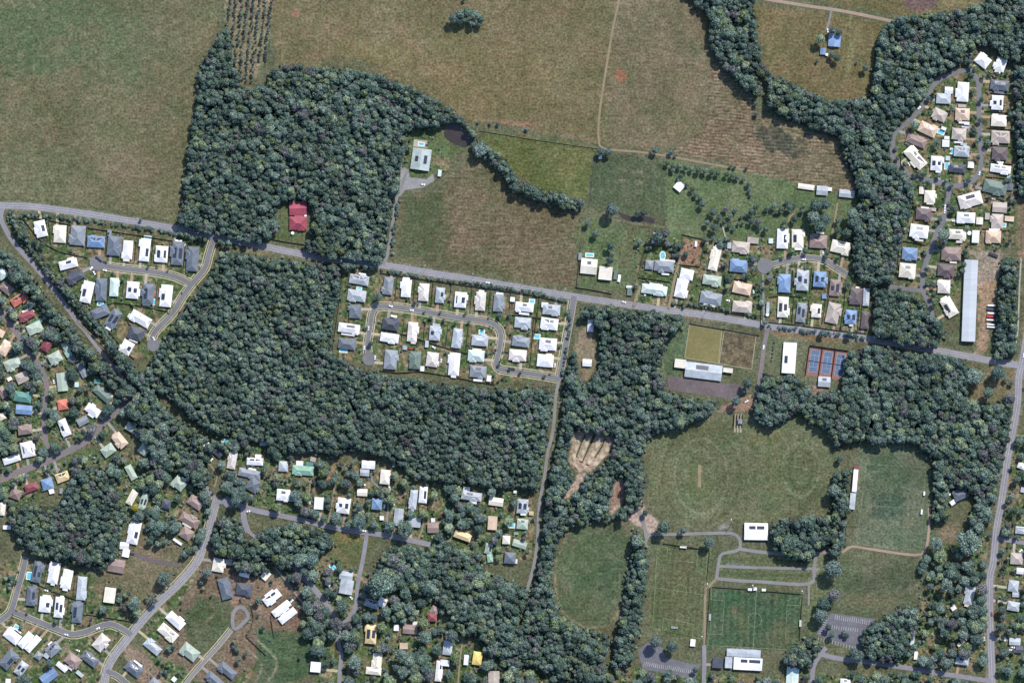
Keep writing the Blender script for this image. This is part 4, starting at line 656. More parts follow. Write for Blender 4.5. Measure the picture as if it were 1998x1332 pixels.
def build_house(h):
    r = random.Random(h['i'] * 7 + 3); w, l = h['w'] * S, h['l'] * S; shed = 'S' in h['fl']; flat = 'f' in h['fl']; gab = 'g' in h['fl']
    kind = "shed" if shed else ("building" if flat or w * l > 700 else "house")
    root = obj("garden_shed" if shed else ("club_building" if kind == "building" else "house"), None, None, (X(h['x']), Y(h['y']), 0), -math.radians(h['a']),
               label=h['label'], category=kind, group="buildings of the " + h['row'])
    H = 2.3 if shed else (3.6 if flat else 2.7 + r.choice((0, 0, 0, 1.2)) * (1 if h['row'].find('suburb') >= 0 or h['row'].find('south') >= 0 else 0))
    if w * l > 1200: H = 4.5
    V, F = [], []; WV, WF = [], []; CV, CF = [], []; Rs = []
    rm = roofmat(h['c']); pitch = 21 + r.random() * 3
    if shed or flat:
        z0 = H; sl = .35 if shed else .5
        WV0 = .12 if shed else .35
        box(WV, WF, -w / 2 + WV0, w / 2 - WV0, -l / 2 + WV0, l / 2 - WV0, 0, H - .05)
        if shed and min(w, l) > 5 and r.random() < .5: Rs.append(hip(V, F, -w/2, w/2, -l/2, l/2, H, 12, False))
        elif flat and w * l > 250: Rs.append(hip(V, F, -w/2, w/2, -l/2, l/2, H, 5, False)); 
        else:
            n = len(V); V += [(-w/2, -l/2, z0), (w/2, -l/2, z0), (w/2, l/2, z0 + sl), (-w/2, l/2, z0 + sl), (-w/2, -l/2, z0 + .15), (w/2, -l/2, z0 + .15), (w/2, l/2, z0 + sl + .15), (-w/2, l/2, z0 + sl + .15)]
            F += [(n, n+3, n+2, n+1), (n+4, n+5, n+6, n+7), (n, n+1, n+5, n+4), (n+1, n+2, n+6, n+5), (n+2, n+3, n+7, n+6), (n+3, n, n+4, n+7)]
    else:
        big = w * l > 160 and not gab
        # main body plus wings that break the outline
        if big:
            mode = r.randrange(4); a = .07 + .08 * r.random(); sgn = r.choice((-1, 1))
            if l >= w:
                Rs.append(hip(V, F, -w/2 + (a*w if sgn > 0 else 0), w/2 - (a*w if sgn < 0 else 0), -l/2, l/2, H, pitch))
                e = r.choice((-1, 1)); wl = l * (.3 + .15 * r.random()); y0 = (-l/2 + .6 if e < 0 else l/2 - wl - .6) + (r.random() * .25 * l * -e)
                Rs.append(hip(V, F, (-w/2 if sgn > 0 else -w*.1), (w*.1 if sgn > 0 else w/2), y0, y0 + wl, H + .01, pitch))
                if mode > 1: y1 = -y0 - wl; ww = w * .26; Rs.append(hip(V, F, -w*.3 if sgn < 0 else .02*w, -.02*w if sgn < 0 else w*.3, min(y1, l/2 - .5), min(y1, l/2 - .5) + .02 + l * .22, H - .01, pitch + .4))
            else:
                Rs.append(hip(V, F, -w/2, w/2, -l/2 + (a*l if sgn > 0 else 0), l/2 - (a*l if sgn < 0 else 0), H, pitch))
                e = r.choice((-1, 1)); wl = w * (.28 + .14 * r.random()); x0 = (-w/2 + .6 if e < 0 else w/2 - wl - .6) + (r.random() * .2 * w * -e)
                Rs.append(hip(V, F, x0, x0 + wl, (-l/2 if sgn > 0 else -l*.1), (l*.1 if sgn > 0 else l/2), H + .01, pitch))
        else: Rs.append(hip(V, F, -w/2, w/2, -l/2, l/2, H, 14 if gab else pitch, not gab))
        for R in Rs: box(WV, WF, R[0] + .5, R[1] - .5, R[2] + .5, R[3] - .5, 0, R[4] - .23)
        for R in Rs[:2]: caps(CV, CF, R)
        if not gab and r.random() < .45 and w * l > 160:        # verandah skillion
            yb = r.choice((-1, 1)); d = 1.6 + r.random(); x0 = -w * .3 * r.random() - .5; x1 = w * .3
            ye = yb * l / 2; n = len(V); zl = H - .45; zh = H - .1
            pv = [(x0, ye, zh), (x1, ye, zh), (x1, ye + yb * d, zl), (x0, ye + yb * d, zl)]
            pv = pv if yb < 0 else pv[::-1]
            pv = pv[::-1]
            PV = [(a_, b_, c_) for a_, b_, c_ in pv] + [(a_, b_, c_ - .1) for a_, b_, c_ in pv]
            obj("verandah_roof", mesh("verandah_roof", PV, [(0, 1, 2, 3), (7, 6, 5, 4), (0, 4, 5, 1), (1, 5, 6, 2), (2, 6, 7, 3), (3, 7, 4, 0)], [roofmat(r.choice((h['c'], 'W', 'P')))]), root)
    obj("wall", mesh("wall", WV, WF, [wallm[r.randrange(4)]]), root)
    ro = obj("roof", mesh("roof", V, F, [rm]), root)
    if CV: obj("ridge_capping", mesh("ridge_capping", CV, CF, [ridgem[h['c']]]), ro)
    if 's' in h['fl'] and Rs:
        R = Rs[0]; x0, x1, y0, y1 = R[:4]; cnt = 1 + r.randrange(2) if w * l < 500 else 1
        for q in range(cnt):
            if R[7]:
                sd = r.choice((-1, 1)) if cnt == 1 else (1, -1)[q]; hw = (x1 - x0) / 2; pw = min(hw * .55, 3.4) ; pl = min((y1 - y0) * (.22 + .3 * r.random()), 12)
                cx = (x0 + x1) / 2 + sd * hw * .47; cy = (y0 + y1) / 2 + (r.random() - .5) * max(0, (y1 - y0) - 2 * hw - pl) ; px, py = pw / 2, pl / 2
            else:
                hw = (y1 - y0) / 2; pw = min((x1 - x0) * (.22 + .2 * r.random()), 12 if w * l < 600 else 22); pl = min(hw * .55, 3.4 if w * l < 600 else 5)
                cx = (x0 + x1) / 2 + ((-1, 1)[q] * pw * .6 if cnt > 1 else (r.random() - .5) * max(0, (x1 - x0) - 2 * hw - pw)); cy = (y0 + y1) / 2 + hw * .45; px, py = pw / 2, pl / 2
            c4 = [(cx - px, cy - py), (cx + px, cy - py), (cx + px, cy + py), (cx - px, cy + py)]
            zs = [rz_(R, *c) for c in c4]; tilt = []
            zz = max(0, max(max(rz_(Q, *c) for Q in Rs if Q[0] <= c[0] <= Q[1] and Q[2] <= c[1] <= Q[3]) - z_ for c, z_ in zip(c4, zs))) if all(R[0] < c[0] < R[1] and R[2] < c[1] < R[3] for c in c4) else 0
            PV = [(c[0], c[1], z_ + .14 + zz) for c, z_ in zip(c4, zs)] + [(c[0], c[1], z_ + .06 + zz) for c, z_ in zip(c4, zs)]
            obj("solar_panel_array", mesh("solar_panel_array", PV, [(0, 1, 2, 3), (7, 6, 5, 4), (0, 4, 5, 1), (1, 5, 6, 2), (2, 6, 7, 3), (3, 7, 4, 0)], [solm]), ro)
    return root
for h in houses: build_house(h)
# long white shed on the right edge
root = obj("storage_shed", None, None, (X(1891.5), Y(586.5), 0), -math.radians(2.2), label="very long pale metal storage shed on the right, beside the dirt yard", category="shed")
V, F = [], []; R = hip(V, F, -13.2*S, 13.2*S, -79.5*S, 79.5*S, 5, 7, False); ro = obj("roof", mesh("roof", V, F, [noisy("long_shed_roof", (.37, .40, .43), .06, .3, .03, stretch=(.05, 1, 1))]), root)
V, F = [], []; box(V, F, -13*S, 13*S, -79*S, 79*S, 0, 4.7); obj("wall", mesh("wall", V, F, [wallm[2]]), root)
V, F = [], []; n0 = 0
for k in range(9):
    y = 79 * S - (3 + k * 5.0) * S; V += [(-13.1*S, y, 5.06), (13.1*S, y, 5.06), (13.1*S, y - .35, 5.06), (-13.1*S, y - .35, 5.06)]
    V[-4:] = [(-13.1*S, y, 5.05), (0, y, 5.05 + 13.2*S*R[5]), (0, y - .35, 5.05 + 13.2*S*R[5]), (-13.1*S, y - .35, 5.05)]; F.append((4*k+3, 4*k+2, 4*k+1, 4*k))
obj("roof_joint", mesh("roof_joint", V, F, [noisy("joint", (.3, .3, .32), .1)]), ro)
# ================================================================= FENCES
fm = noisy("timber_fence_with_shadow", (.06, .055, .05), .2, .8, .2, rnd=.3)  # timber tone darkened, panels thickened, to strengthen the shadow line along each fence
def fence(pl, label, group=None, ht=1.8, m=None, name="fence"):
    V, F = [], []; P_ = [(X(p[0]), Y(p[1])) for p in pl]
    o = P_[0]
    for (xa, ya), (xb, yb) in zip(P_, P_[1:]):
        d = Vector((xb - xa, yb - ya)); Ld = d.length; d.normalize(); s = Vector((-d.y, d.x)) * .12; n = len(V)
        for zz in (0, ht):
            for (px, py), q in (((xa, ya), 1), ((xb, yb), 1), ((xb, yb), -1), ((xa, ya), -1)): V.append((px - o[0] + s.x * q, py - o[1] + s.y * q, zz))
        F += [(n, n+1, n+2, n+3), (n+7, n+6, n+5, n+4), (n, n+4, n+5, n+1), (n+1, n+5, n+6, n+2), (n+2, n+6, n+7, n+3), (n+3, n+7, n+4, n)]
    root = obj(name, None, None, (o[0], o[1], 0), label=label, category="fence", **({'group': group} if group else {}))
    obj("panel", mesh("panel", V, F, [m or fm]), root)
    V, F = [], []
    for (xa, ya), (xb, yb) in zip(P_, P_[1:]):
        Ld = math.hypot(xb - xa, yb - ya); k = max(1, int(Ld / 6))
        for j in range(k + 1): x = xa + (xb - xa) * j / k - o[0]; y = ya + (yb - ya) * j / k - o[1]; box(V, F, x - .09, x + .09, y - .09, y + .09, 0, ht + .08)
    obj("posts", mesh("posts", V, F, [m or fm]), root)
for (row, shed), hs in rows.items():
    if shed or not hs[0]['fen']: continue
    for k in range(len(hs) - 1):
        A, B = hs[k], hs[k + 1]; dx, dy = B['x'] - A['x'], B['y'] - A['y']; dist = math.hypot(dx, dy)
        if dist > 75: continue
        mx_, my_ = (A['x'] + B['x']) / 2, (A['y'] + B['y']) / 2; sh = (A['w'] - B['w']) / 4 if hs[0]['ax'] == 'x' else (A['l'] - B['l']) / 4
        if hs[0]['ax'] == 'x': a = math.radians((A['a'] + B['a']) / 2 if abs(A['w'] - A['l']) and abs(A['a'] - B['a']) < 20 else 5); ux, uy = -math.sin(a), math.cos(a)
        else: a = math.radians(5); ux, uy = math.cos(a), math.sin(a)
        mx_ += dx / dist * sh; my_ += dy / dist * sh; half = 24
        p = [(mx_ + ux * t, my_ + uy * t) for t in np.arange(-half, half + .1, 2)]; p = [q for q in p if not inm(bigroad, q) and not inm(housem, q)]
        if len(p) > 5: fence([p[0], p[-1]], f"side fence between the {ords(k)} and {ords(k+1)} houses, {row}", "side fences, " + row)
FEN = """back fence above the top row of the triangular estate|40,424 88,428 135,438 170,444 210,450 270,459 340,470 395,477
fence round the outer left side of the triangular estate|45,426 75,465 95,480 120,492 170,502
slanting left fence of the triangular estate|120,535 145,580 178,612 215,650 250,690 262,700
fence below the lower row of the triangular estate|178,605 222,590 260,594 332,608
fence right of the dark tip houses in the triangular estate|247,618 252,632 282,652 292,640
back fence of the central estate along the highway|742,532 800,541 860,550 950,562 1040,576 1100,590
left boundary fence of the central estate|668,535 662,590 655,640 648,688
bottom boundary fence of the central estate|735,722 775,727 820,724 870,732 920,742 965,750 980,738
fence between the inner rows of the central estate|740,646 790,652 850,672 905,688 960,690
fence between the top right rows of the central estate|998,614 1050,620 1095,626
middle fence of the right-hand lots, central estate|1042,616 1036,700 1034,716
fence between the two bottom-left estate rows|55,1130 80,1142 110,1155 140,1166 168,1176
right-hand fence of the bottom-left estate|176,1118 170,1160 167,1195
fence above the winding bottom-left street|167,1197 200,1202 262,1212
fence line behind the red-roofed house in the northern wood|522,465 560,472 600,478 640,478
left fence of the large block north of the highway|1133,480 1125,560
front fence of the large block north of the highway|1122,560 1160,566 1194,573
right fence of the open block north of the highway|1268,455 1245,535 1232,578
fence above the oval backyard pool|1245,541 1290,547 1308,550
back fence of the brown bare yard|1330,457 1352,462 1375,467 1366,520 1325,516
right fence of the northern estate's west lots|1373,468 1345,520 1320,600
front fence of the northern estate along the highway|1310,592 1360,600 1410,608 1470,618
front fence of the eastern lots along the highway|1500,628 1560,634 1640,645 1690,650
curved fence below the blue house|1412,538 1440,545 1462,543 1480,530
straight fence beside the long driveway|1486,585 1484,640
fence behind the eight-sided blue and white houses|1500,579 1540,577 1576,580
top fence of the bowling greens|1346,631 1410,642 1482,654
left fence of the eastern estate|1757,300 1758,322 1763,330
boundary fence right of the eastern estate|1986,240 1985,300 1983,390
left fence of the lower eastern estate|1782,365 1781,395 1788,398 1780,440
fence round the lawn above the light blue house|1749,542 1755,475 1763,470 1805,478
straight fence of the striped pitch, left side|1386,1146 1382,1200 1377,1256
straight fence of the striped pitch, top side|1390,1144 1460,1149
straight fence of the striped pitch, right half of top|1492,1152 1564,1158
straight fence of the striped pitch, right side|1566,1164 1560,1246
fence left of the upper pitch road|1293,1059 1340,1066 1384,1072
fence right of the striped narrow pitch|1385,1076 1379,1130
fence round the new lot beside the winding drive|528,1200 535,1244
dark curved fence beside the turning loop|490,1182 495,1205 490,1225 478,1238
long fence below the new lots|480,1240 520,1278"""
for ln in FEN.splitlines(): l_, p_ = ln.split("|"); fence(pts(p_), l_)
wire = noisy("wire_fence", (.16, .15, .13), .2, .8, .2)
for l_, p_ in (("wire paddock fence from the farm to the highway corner", "1163,300 1150,400 1133,470 1126,558"), ("wire fence across the eastern orchard strip", "1400,440 1440,428 1490,420 1540,415 1575,415"), ("wire fence below the farm pond field", "935,255 1040,272 1165,290")):
    fence(pts(p_), l_, ht=1.1, m=wire, name="wire_fence")
# ================================================================= POOLS
wtr = noisy("pool_water", (.10, .42, .55), .12, .4, .1, rough=.1, spec=.5); cop = noisy("pool_coping", (.62, .58, .5), .1)
PL = [t.split() for t in POOLS.split(";")]; PL = [t for t in PL if float(t[2]) > 0]; PL.sort(key=lambda t: float(t[0]))
for i, t in enumerate(PL):
    x, y, w, l, a = (float(v) for v in t[:5]); ov = len(t) > 5
    near = min((h for h in houses if 'S' not in h['fl']), key=lambda h: (h['x'] - x) ** 2 + (h['y'] - y) ** 2)
    side = ("right of" if x > near['x'] else "left of") if abs(x - near['x']) > abs(y - near['y']) else ("below" if y > near['y'] else "above")
    root = obj("swimming_pool", None, None, (X(x), Y(y), 0), -math.radians(a), label=f"{'oval' if ov else 'rectangular'} pool {side} the {near['label'].replace(' with solar panels','').replace('hip-roofed ','').replace('gabled ','')}", category="swimming pool", group="backyard pools")
    def shp(w, l, z):
        if ov: return [(w/2*S*math.cos(q), l/2*S*math.sin(q), z) for q in np.linspace(0, 2*math.pi, 24, endpoint=False)]
        return [(-w/2*S, -l/2*S, z), (w/2*S, -l/2*S, z), (w/2*S, l/2*S, z), (-w/2*S, l/2*S, z)]
    V = shp(w + 3.2, l + 3.2, .14); n = len(V); V2 = V + [(a_, b_, 0) for a_, b_, _ in V]
    obj("coping", mesh("coping", V2, [tuple(range(n))] + [(j + n, (j + 1) % n + n, (j + 1) % n, j) for j in range(n)], [cop]), root)
    V = shp(w, l, .17); obj("water", mesh("water", V, [tuple(range(len(V)))], [wtr]), root)
# ================================================================= SPORTS GROUND
gr1 = noisy("bowling_grass_light", alb((136, 128, 82)), .12, .3, .05); gr2 = noisy("bowling_grass_worn", alb((112, 100, 76)), .5, .35, .12)
for i, (c4, m, lab) in enumerate((("1346,635 1408,644.7 1401,708 1336.8,697", gr1, "smooth olive square bowling green, left one of the pair"), ("1413.5,646.8 1474.5,655 1466,719.3 1404,709", gr2, "patchy brown square bowling green, right one of the pair"))):
    p = np.array(pts(c4)); c = p.mean(0); root = obj("bowling_green", None, None, (X(c[0]), Y(c[1]), 0), label=lab, category="bowling green", group="bowling greens")
    def loc(p, z): return [((q[0] - c[0]) * S, -(q[1] - c[1]) * S, z) for q in p]
    obj("edge_path", mesh("edge_path", loc(c + (p - c) * 1.045, .09), [(3, 2, 1, 0)], [noisy("edge", alb((172, 166, 136)), .1)]), root)
    obj("playing_surface", mesh("playing_surface", loc(p, .12), [(3, 2, 1, 0)], [m]), root)
red = noisy("court_red", alb((158, 116, 108)), .14, .3, .08); blu = noisy("court_blue", alb((104, 128, 160)), .1, .3, .08)
T0, T1, T3 = np.array([1580.6, 673.]), np.array([1656.3, 683.6]), np.array([1571., 732.])
for i in range(3):
    o = T0 + (T1 - T0) * (i + .5) / 3 + (T3 - T0) / 2; ang = math.atan2(T1[1] - T0[1], T1[0] - T0[0]); Wc, Lc = 76.4 / 3 * S, 59 * S
    root = obj("tennis_court", None, None, (X(o[0]), Y(o[1]), 0), -ang, label=("left","middle","right")[i] + " one of the three blue and red tennis courts", category="tennis court", group="tennis courts")
    V, F = [], []; box(V, F, -Wc/2 + .05, Wc/2 - .05, -Lc/2, Lc/2, 0, .08); obj("surround", mesh("surround", V, F, [red]), root)
    V, F = [], []; box(V, F, -4.6, 4.6, -11.9, 11.9, .05, .1); q = obj("playing_area", mesh("playing_area", V, F, [blu]), root)
    V, F = [], []
    for x0, x1, y0, y1 in ((-4.6, -4.45, -11.9, 11.9), (4.45, 4.6, -11.9, 11.9), (-4.6, 4.6, 11.75, 11.9), (-4.6, 4.6, -11.9, -11.75), (-4.1, 4.1, 6.3, 6.45), (-4.1, 4.1, -6.45, -6.3), (-.07, .07, -6.3, 6.3)): box(V, F, x0, x1, y0, y1, .1, .115)
    obj("court_lines", mesh("court_lines", V, F, [paint]), q)
    V, F = [], []; box(V, F, -6, 6, -.04, .04, .08, 1.0); obj("net", mesh("net", V, F, [wire]), root)
    V, F = [], []; box(V, F, -Wc/2, -Wc/2 + .08, -Lc/2, Lc/2, 0, 3.0); box(V, F, -Wc/2, Wc/2, Lc/2, Lc/2 + .08, 0, 3.0); obj("court_fence", mesh("court_fence", V, F, [noisy("court_fence_m", alb((110, 72, 70)), .1)]), root)
# pitch markings
V, F = [], []
def quadline(p, ww=.5, closed=True):
    q = p + [p[0]] if closed else p
    for a, b_ in zip(q, q[1:]): bar(V, F, a[0], a[1], b_[0], b_[1], ww, .05)
def sub4(P4, u, v): P4 = [np.array(q) for q in P4]; return tuple(P4[0] * (1-u) * (1-v) + P4[1] * u * (1-v) + P4[2] * u * v + P4[3] * (1-u) * v)
for P4 in ([(1389, 1147), (1563, 1159), (1558, 1268), (1381, 1258)], [(1283, 1066), (1381, 1073), (1370, 1246), (1273, 1226)][1:] + [(1283, 1066)]):
    quadline(P4); quadline([sub4(P4, .5, 0), sub4(P4, .5, 1)], closed=False)
    for u0, u1 in ((0, .15), (.85, 1)): quadline([sub4(P4, u0, .2), sub4(P4, u1, .2), sub4(P4, u1, .8), sub4(P4, u0, .8)])
    c = np.array(sub4(P4, .5, .5)); quadline([(c[0] + 13 * math.cos(t), c[1] + 13 * math.sin(t)) for t in np.linspace(0, 6.283, 28, endpoint=False)])
quadline([(1690, 905), (1806, 912), (1797, 1074), (1672, 1060)], .35); quadline([(1684, 985), (1802, 992)], .35, False)
obj("pitch_markings", mesh("pitch_markings", V, F, [noisy("line_paint", alb((158, 170, 132)), .3, .3, .1)]), kind="structure")
V, F = [], []; box(V, F, -1.6, 1.6, -12, 12, 0, .05)
obj("cricket_pitch", mesh("cricket_pitch", V, F, [noisy("pitch_clay", alb((160, 148, 116)), .15, .4, .1)]), None, (X(1365), Y(928), .02), kind="structure")
whitep = noisy("white_metal", (.7, .7, .7), .05)
def tube(V, F, a, b_, r):
    a, b_ = Vector(a), Vector(b_); d = (b_ - a).normalized(); u = d.orthogonal().normalized(); v = d.cross(u); n = len(V)
    for p in (a, b_):
        for k in range(6): q = p + (u * math.cos(k * math.pi / 3) + v * math.sin(k * math.pi / 3)) * r; V.append(tuple(q))
    F += [(n + k, n + (k + 1) % 6, n + 6 + (k + 1) % 6, n + 6 + k) for k in range(6)]
for i, (x, y, a, lab) in enumerate(((1386.5, 1203, 92, "at the left end of the striped pitch"), (1560, 1215, 272, "at the right end of the striped pitch"), (1333, 1068, 184, "at the top of the narrow pitch"), (1316, 1222, 4, "at the bottom of the narrow pitch"))):
    root = obj("football_goal", None, None, (X(x), Y(y), 0), -math.radians(a), label="white goal frame " + lab, category="goal", group="football goals")
    V, F = [], []; tube(V, F, (-3.66, 0, 0), (-3.66, 0, 2.5), .12); tube(V, F, (3.66, 0, 0), (3.66, 0, 2.5), .12); tube(V, F, (-3.66, 0, 2.5), (3.66, 0, 2.5), .14); obj("frame", mesh("frame", V, F, [whitep]), root)
    V, F = [], []; box(V, F, -3.6, 3.6, -2.0, -1.9, 0, 1.2); V += [(-3.6, -1.95, 1.2), (3.6, -1.95, 1.2), (3.6, -.1, 2.4), (-3.6, -.1, 2.4)]; F.append((8, 9, 10, 11)); obj("net", mesh("net", V, F, [noisy("goal_net", (.4, .42, .4), .3, 3, 1)]), root)
# cricket nets
root = obj("cricket_nets", None, None, (X(1440), Y(825), 0), -math.radians(3), label="striped cricket practice nets below the long park driveway", category="cricket nets")
for k in range(3):
    V, F = [], []; box(V, F, (-7 + k * 5.5) * S, (-3.6 + k * 5.5) * S, -18 * S, 18 * S, 0, .06); obj("pitch_strip", mesh("pitch_strip", V, F, [noisy("strip", alb((176, 166, 140)), .15)]), root)
V, F = [], []
for k in range(4): x = (-8 + k * 5.5) * S; box(V, F, x - .04, x + .04, -4, 10, 0, 3)
obj("netting", mesh("netting", V, F, [wire]), root)
# pump track
root = obj("pump_track", None, None, (X(1150), Y(880), 0), label="pale dirt jump track with parallel lanes in the wood", category="bike track")
dirt = noisy("track_dirt", alb((196, 180, 156)), .16, .3, .1)
for s, w in (("1137,840 1128,862 1121,885 1120,902 1127,914 1138,916 1144,908", 7), ("1152,850 1144,868 1136,888 1132,898", 8), ("1172,852 1164,872 1154,893 1148,906", 9), ("1194,860 1184,878 1170,895 1155,912", 10)):
    c = spline(pts(s), 1.5); V, F, A = ribbon(c, w, div=8); V = [((x - X(1150)), (y - Y(880)), .1 + (1 - A[i] ** 2) * (.7 + .75 * math.sin((i // 9) * .55))) for i, (x, y, z) in enumerate(V)]
    obj("dirt_lane", mesh("dirt_lane", V, F, [dirt], smooth=True), root)
for s, w in (("1142,848 1133,868 1124,892", 3), ("1163,843 1150,868 1137,895 1133,902", 6), ("1181,856 1172,875 1160,893", 3)):
    V, F, A = ribbon(spline(pts(s), 2), w, z=.08); obj("grass_strip", mesh("grass_strip", V, F, [noisy("strip_grass", alb((82, 84, 54)), .3, .4, .1)]), kind="structure")
# ================================================================= LAMPS AND POLES
steel = noisy("galvanised", (.3, .31, .32), .1)
def lamp_meshes():
    V, F = [], []; tube(V, F, (0, 0, 0), (0, 0, 9.5), .16); a = mesh("pole", V, F, [steel])
    V, F = [], []; tube(V, F, (0, 0, 9.4), (-1.2, 2.0, 10), .09); b_ = mesh("arm", V, F, [steel])
    V, F = [], []; box(V, F, -1.5, -1.0, 1.8, 2.6, 9.95, 10.15); c = mesh("lamp_head", V, F, [whitep]); return a, b_, c
LM = lamp_meshes()
LP = [(146, 591, 1, "left street, below the triangular estate's left corner"), (832, 522, 1, "highway above the dark first house of the central estate"), (925, 538, 1, "highway just left of the lone white car"), (1021, 551, 1, "highway right of the lone white car"), (1105, 567, 1, "highway corner at the central estate"), (1245, 588, 1, "highway above the creek wood"), (1379, 605, 1, "highway before the bowling club"), (1487, 630, 1, "bowling club driveway junction"), (1521, 633, 1, "highway above the white hall"), (1562, 641, 1, "highway above the tennis courts"), (1664, 657, 1, "highway right of the tennis courts"), (1837, 1308, 1, "bottom right road"), (1429, 1018, 1.5, "left of the white clubhouse"), (1383, 1143, 1.6, "top left corner of the striped pitch"), (1471, 1146, 1.6, "top centre of the striped pitch"), (1567, 1157, 1.6, "top right corner of the striped pitch"), (1372, 1245, 1.5, "bottom left corner of the striped pitch")]
for x, y, s, lab in LP:
    root = obj("floodlight" if s > 1 else "street_lamp", None, None, (X(x), Y(y), 0), label=("tall floodlight pole, " if s > 1 else "street lamp, ") + lab, category="floodlight" if s > 1 else "street lamp", group="lamp poles"); root.scale = (s, s, s)
    p = obj("pole", LM[0], root); obj("arm", LM[1], root); obj("lamp_head", LM[2], root)
# ================================================================= CARS
carm = {'W': noisy("car_white", (.75, .75, .76), .03, rough=.35, spec=.5), 'C': noisy("car_dark", (.035, .038, .045), .03, rough=.3, spec=.5), 'R': noisy("car_red", (.35, .04, .035), .03, rough=.35, spec=.5), 'D': noisy("car_blue", (.06, .09, .16), .03, rough=.3)}
glass = noisy("car_glass", (.02, .025, .03), .02, rough=.1, spec=.6); tyre = noisy("tyre", (.02, .02, .02), .05)
def prof(V, F, P, hw, hw2=None):
    n = len(V); k = len(P); hw2 = hw2 or [hw] * k
    for s in (-1, 1):
        for (x, z), q in zip(P, hw2): V.append((x, s * q, z))
    F.append(tuple(range(n, n + k))[::-1]); F.append(tuple(range(n + k, n + 2 * k)))
    for i in range(k): j = (i + 1) % k; F.append((n + i, n + j, n + k + j, n + k + i))
def carset(c):
    V, F = [], []; P = [(-2.3, .35), (2.3, .35), (2.3, .75), (2.1, .9), (.95, 1.0), (-1.75, 1.05), (-2.25, .95)]; prof(V, F, P, .9); n = len(V)
    prof(V, F, [(-1.3, 1.42), (.15, 1.42), (.25, 1.38), (-1.45, 1.38)], .68); body = mesh("body", V, F, [carm[c]])
    V, F = [], []; prof(V, F, [(-2.0, 1.0), (1.0, .98), (.2, 1.39), (-1.5, 1.39)], .8, [.82, .82, .66, .66]); gl = mesh("windows", V, F, [glass])
    V, F = [], []
    for s in (-.12, .12):
        for k in range(12): V.append((.32 * math.cos(k * math.pi / 6), s, .32 * math.sin(k * math.pi / 6)))
    F = [tuple(range(12)), tuple(range(12, 24))[::-1]] + [(k, k + 12, (k + 1) % 12 + 12, (k + 1) % 12) for k in range(12)]; wh = mesh("wheel", V, F, [tyre]); return body, gl, wh
CS = {c: carset(c) for c in carm}; CWD = {'W': 'white', 'C': 'black', 'R': 'red', 'D': 'dark blue'}
for ln in CARS.strip().splitlines():
    g, rest = ln.split("|"); cs = [t.split() for t in rest.split(";")]; cs.sort(key=lambda t: float(t[0]))
    for i, t in enumerate(cs):
        x, y, a = float(t[0]), float(t[1]), float(t[2]); b_ = CS[t[3]]; lift = .7 if g == 'highway' else 0.0
        lift = .04 + .012 * 55 * 0
        for k_, m_ in enumerate(rmasks):
            if inm(m_, (x, y)): lift = max(lift, .05 + .012 * k_)
        if any((x - q[0]) ** 2 + (y - q[1]) ** 2 < q[2] ** 2 for q in CIRC): lift = .64
        root = obj("car", None, None, (X(x), Y(y), lift), -math.radians(a), label=f"{CWD[t[3]]} car, {ords(i)} from left of those on the {g}" if g == 'highway' else f"{CWD[t[3]]} parked car, {ords(i)} from left of those in the {g}", category="car", group="cars of the " + g)
        obj("body", b_[0], root); obj("windows", b_[1], root)
        for wx_, wy_ in ((1.4, .82), (1.4, -.82), (-1.4, .82), (-1.4, -.82)): obj("wheel", b_[2], root, (wx_, wy_, .32))
# boats and trailers stored beside the long shed, a caravan, water tanks
for i, (x, y, w, l, a, c, lab, cat) in enumerate(((1934, 596, 15, 3, 4, 'W', "white boat trailer, topmost of the row right of the long shed", "trailer"), (1933, 603, 15, 3.4, 4, 'D', "grey trailer, second in the row right of the long shed", "trailer"), (1934, 611, 15, 3, 3, 'W', "slim white trailer above the red one, long shed yard", "trailer"), (1932, 617, 14, 5, 3, 'R', "red covered container in the row right of the long shed", "container"), (1932, 624, 15, 2.6, 3, 'W', "white trailer just below the red container", "trailer"), (1933, 633, 16, 2.6, 4, 'W', "white trailer, second last in the long shed yard", "trailer"), (1933, 638, 16, 2.6, 4, 'W', "white trailer, lowest in the long shed yard", "trailer"), (1938, 497, 19, 5, 22, 'C', "black truck at the top of the dirt yard", "truck"), (1357.7, 476, 4.5, 11, 4, 'W', "white caravan on the bare brown yard", "caravan"), (1993, 1310, 5, 11, 10, 'W', "white boat on the green lawn at bottom right", "boat"), (1208, 543, 5, 14, 8, 'W', "white truck beside the green shed", "truck"))):
    root = obj(cat, None, None, (X(x), Y(y), 0), -math.radians(a), label=lab, category=cat); w *= S; l *= S; V, F = [], []
    box(V, F, -w/2, w/2, -l/2, l/2, .5, 2.3); box(V, F, -w/2 + .3, w/2 - .3, -l/2 + .3, l/2 - .3, 2.3, 2.5); obj("body", mesh("body", V, F, [carm[c]]), root)
    for sx_, sy_ in ((-.3, .5), (-.3, -.5), (.3, .5), (.3, -.5)): obj("wheel", CS['C'][2], root, (sx_ * w, sy_ * l * .8, .32) if w > l else (sx_ * w * 1.3, sy_ * l * .6, .32))
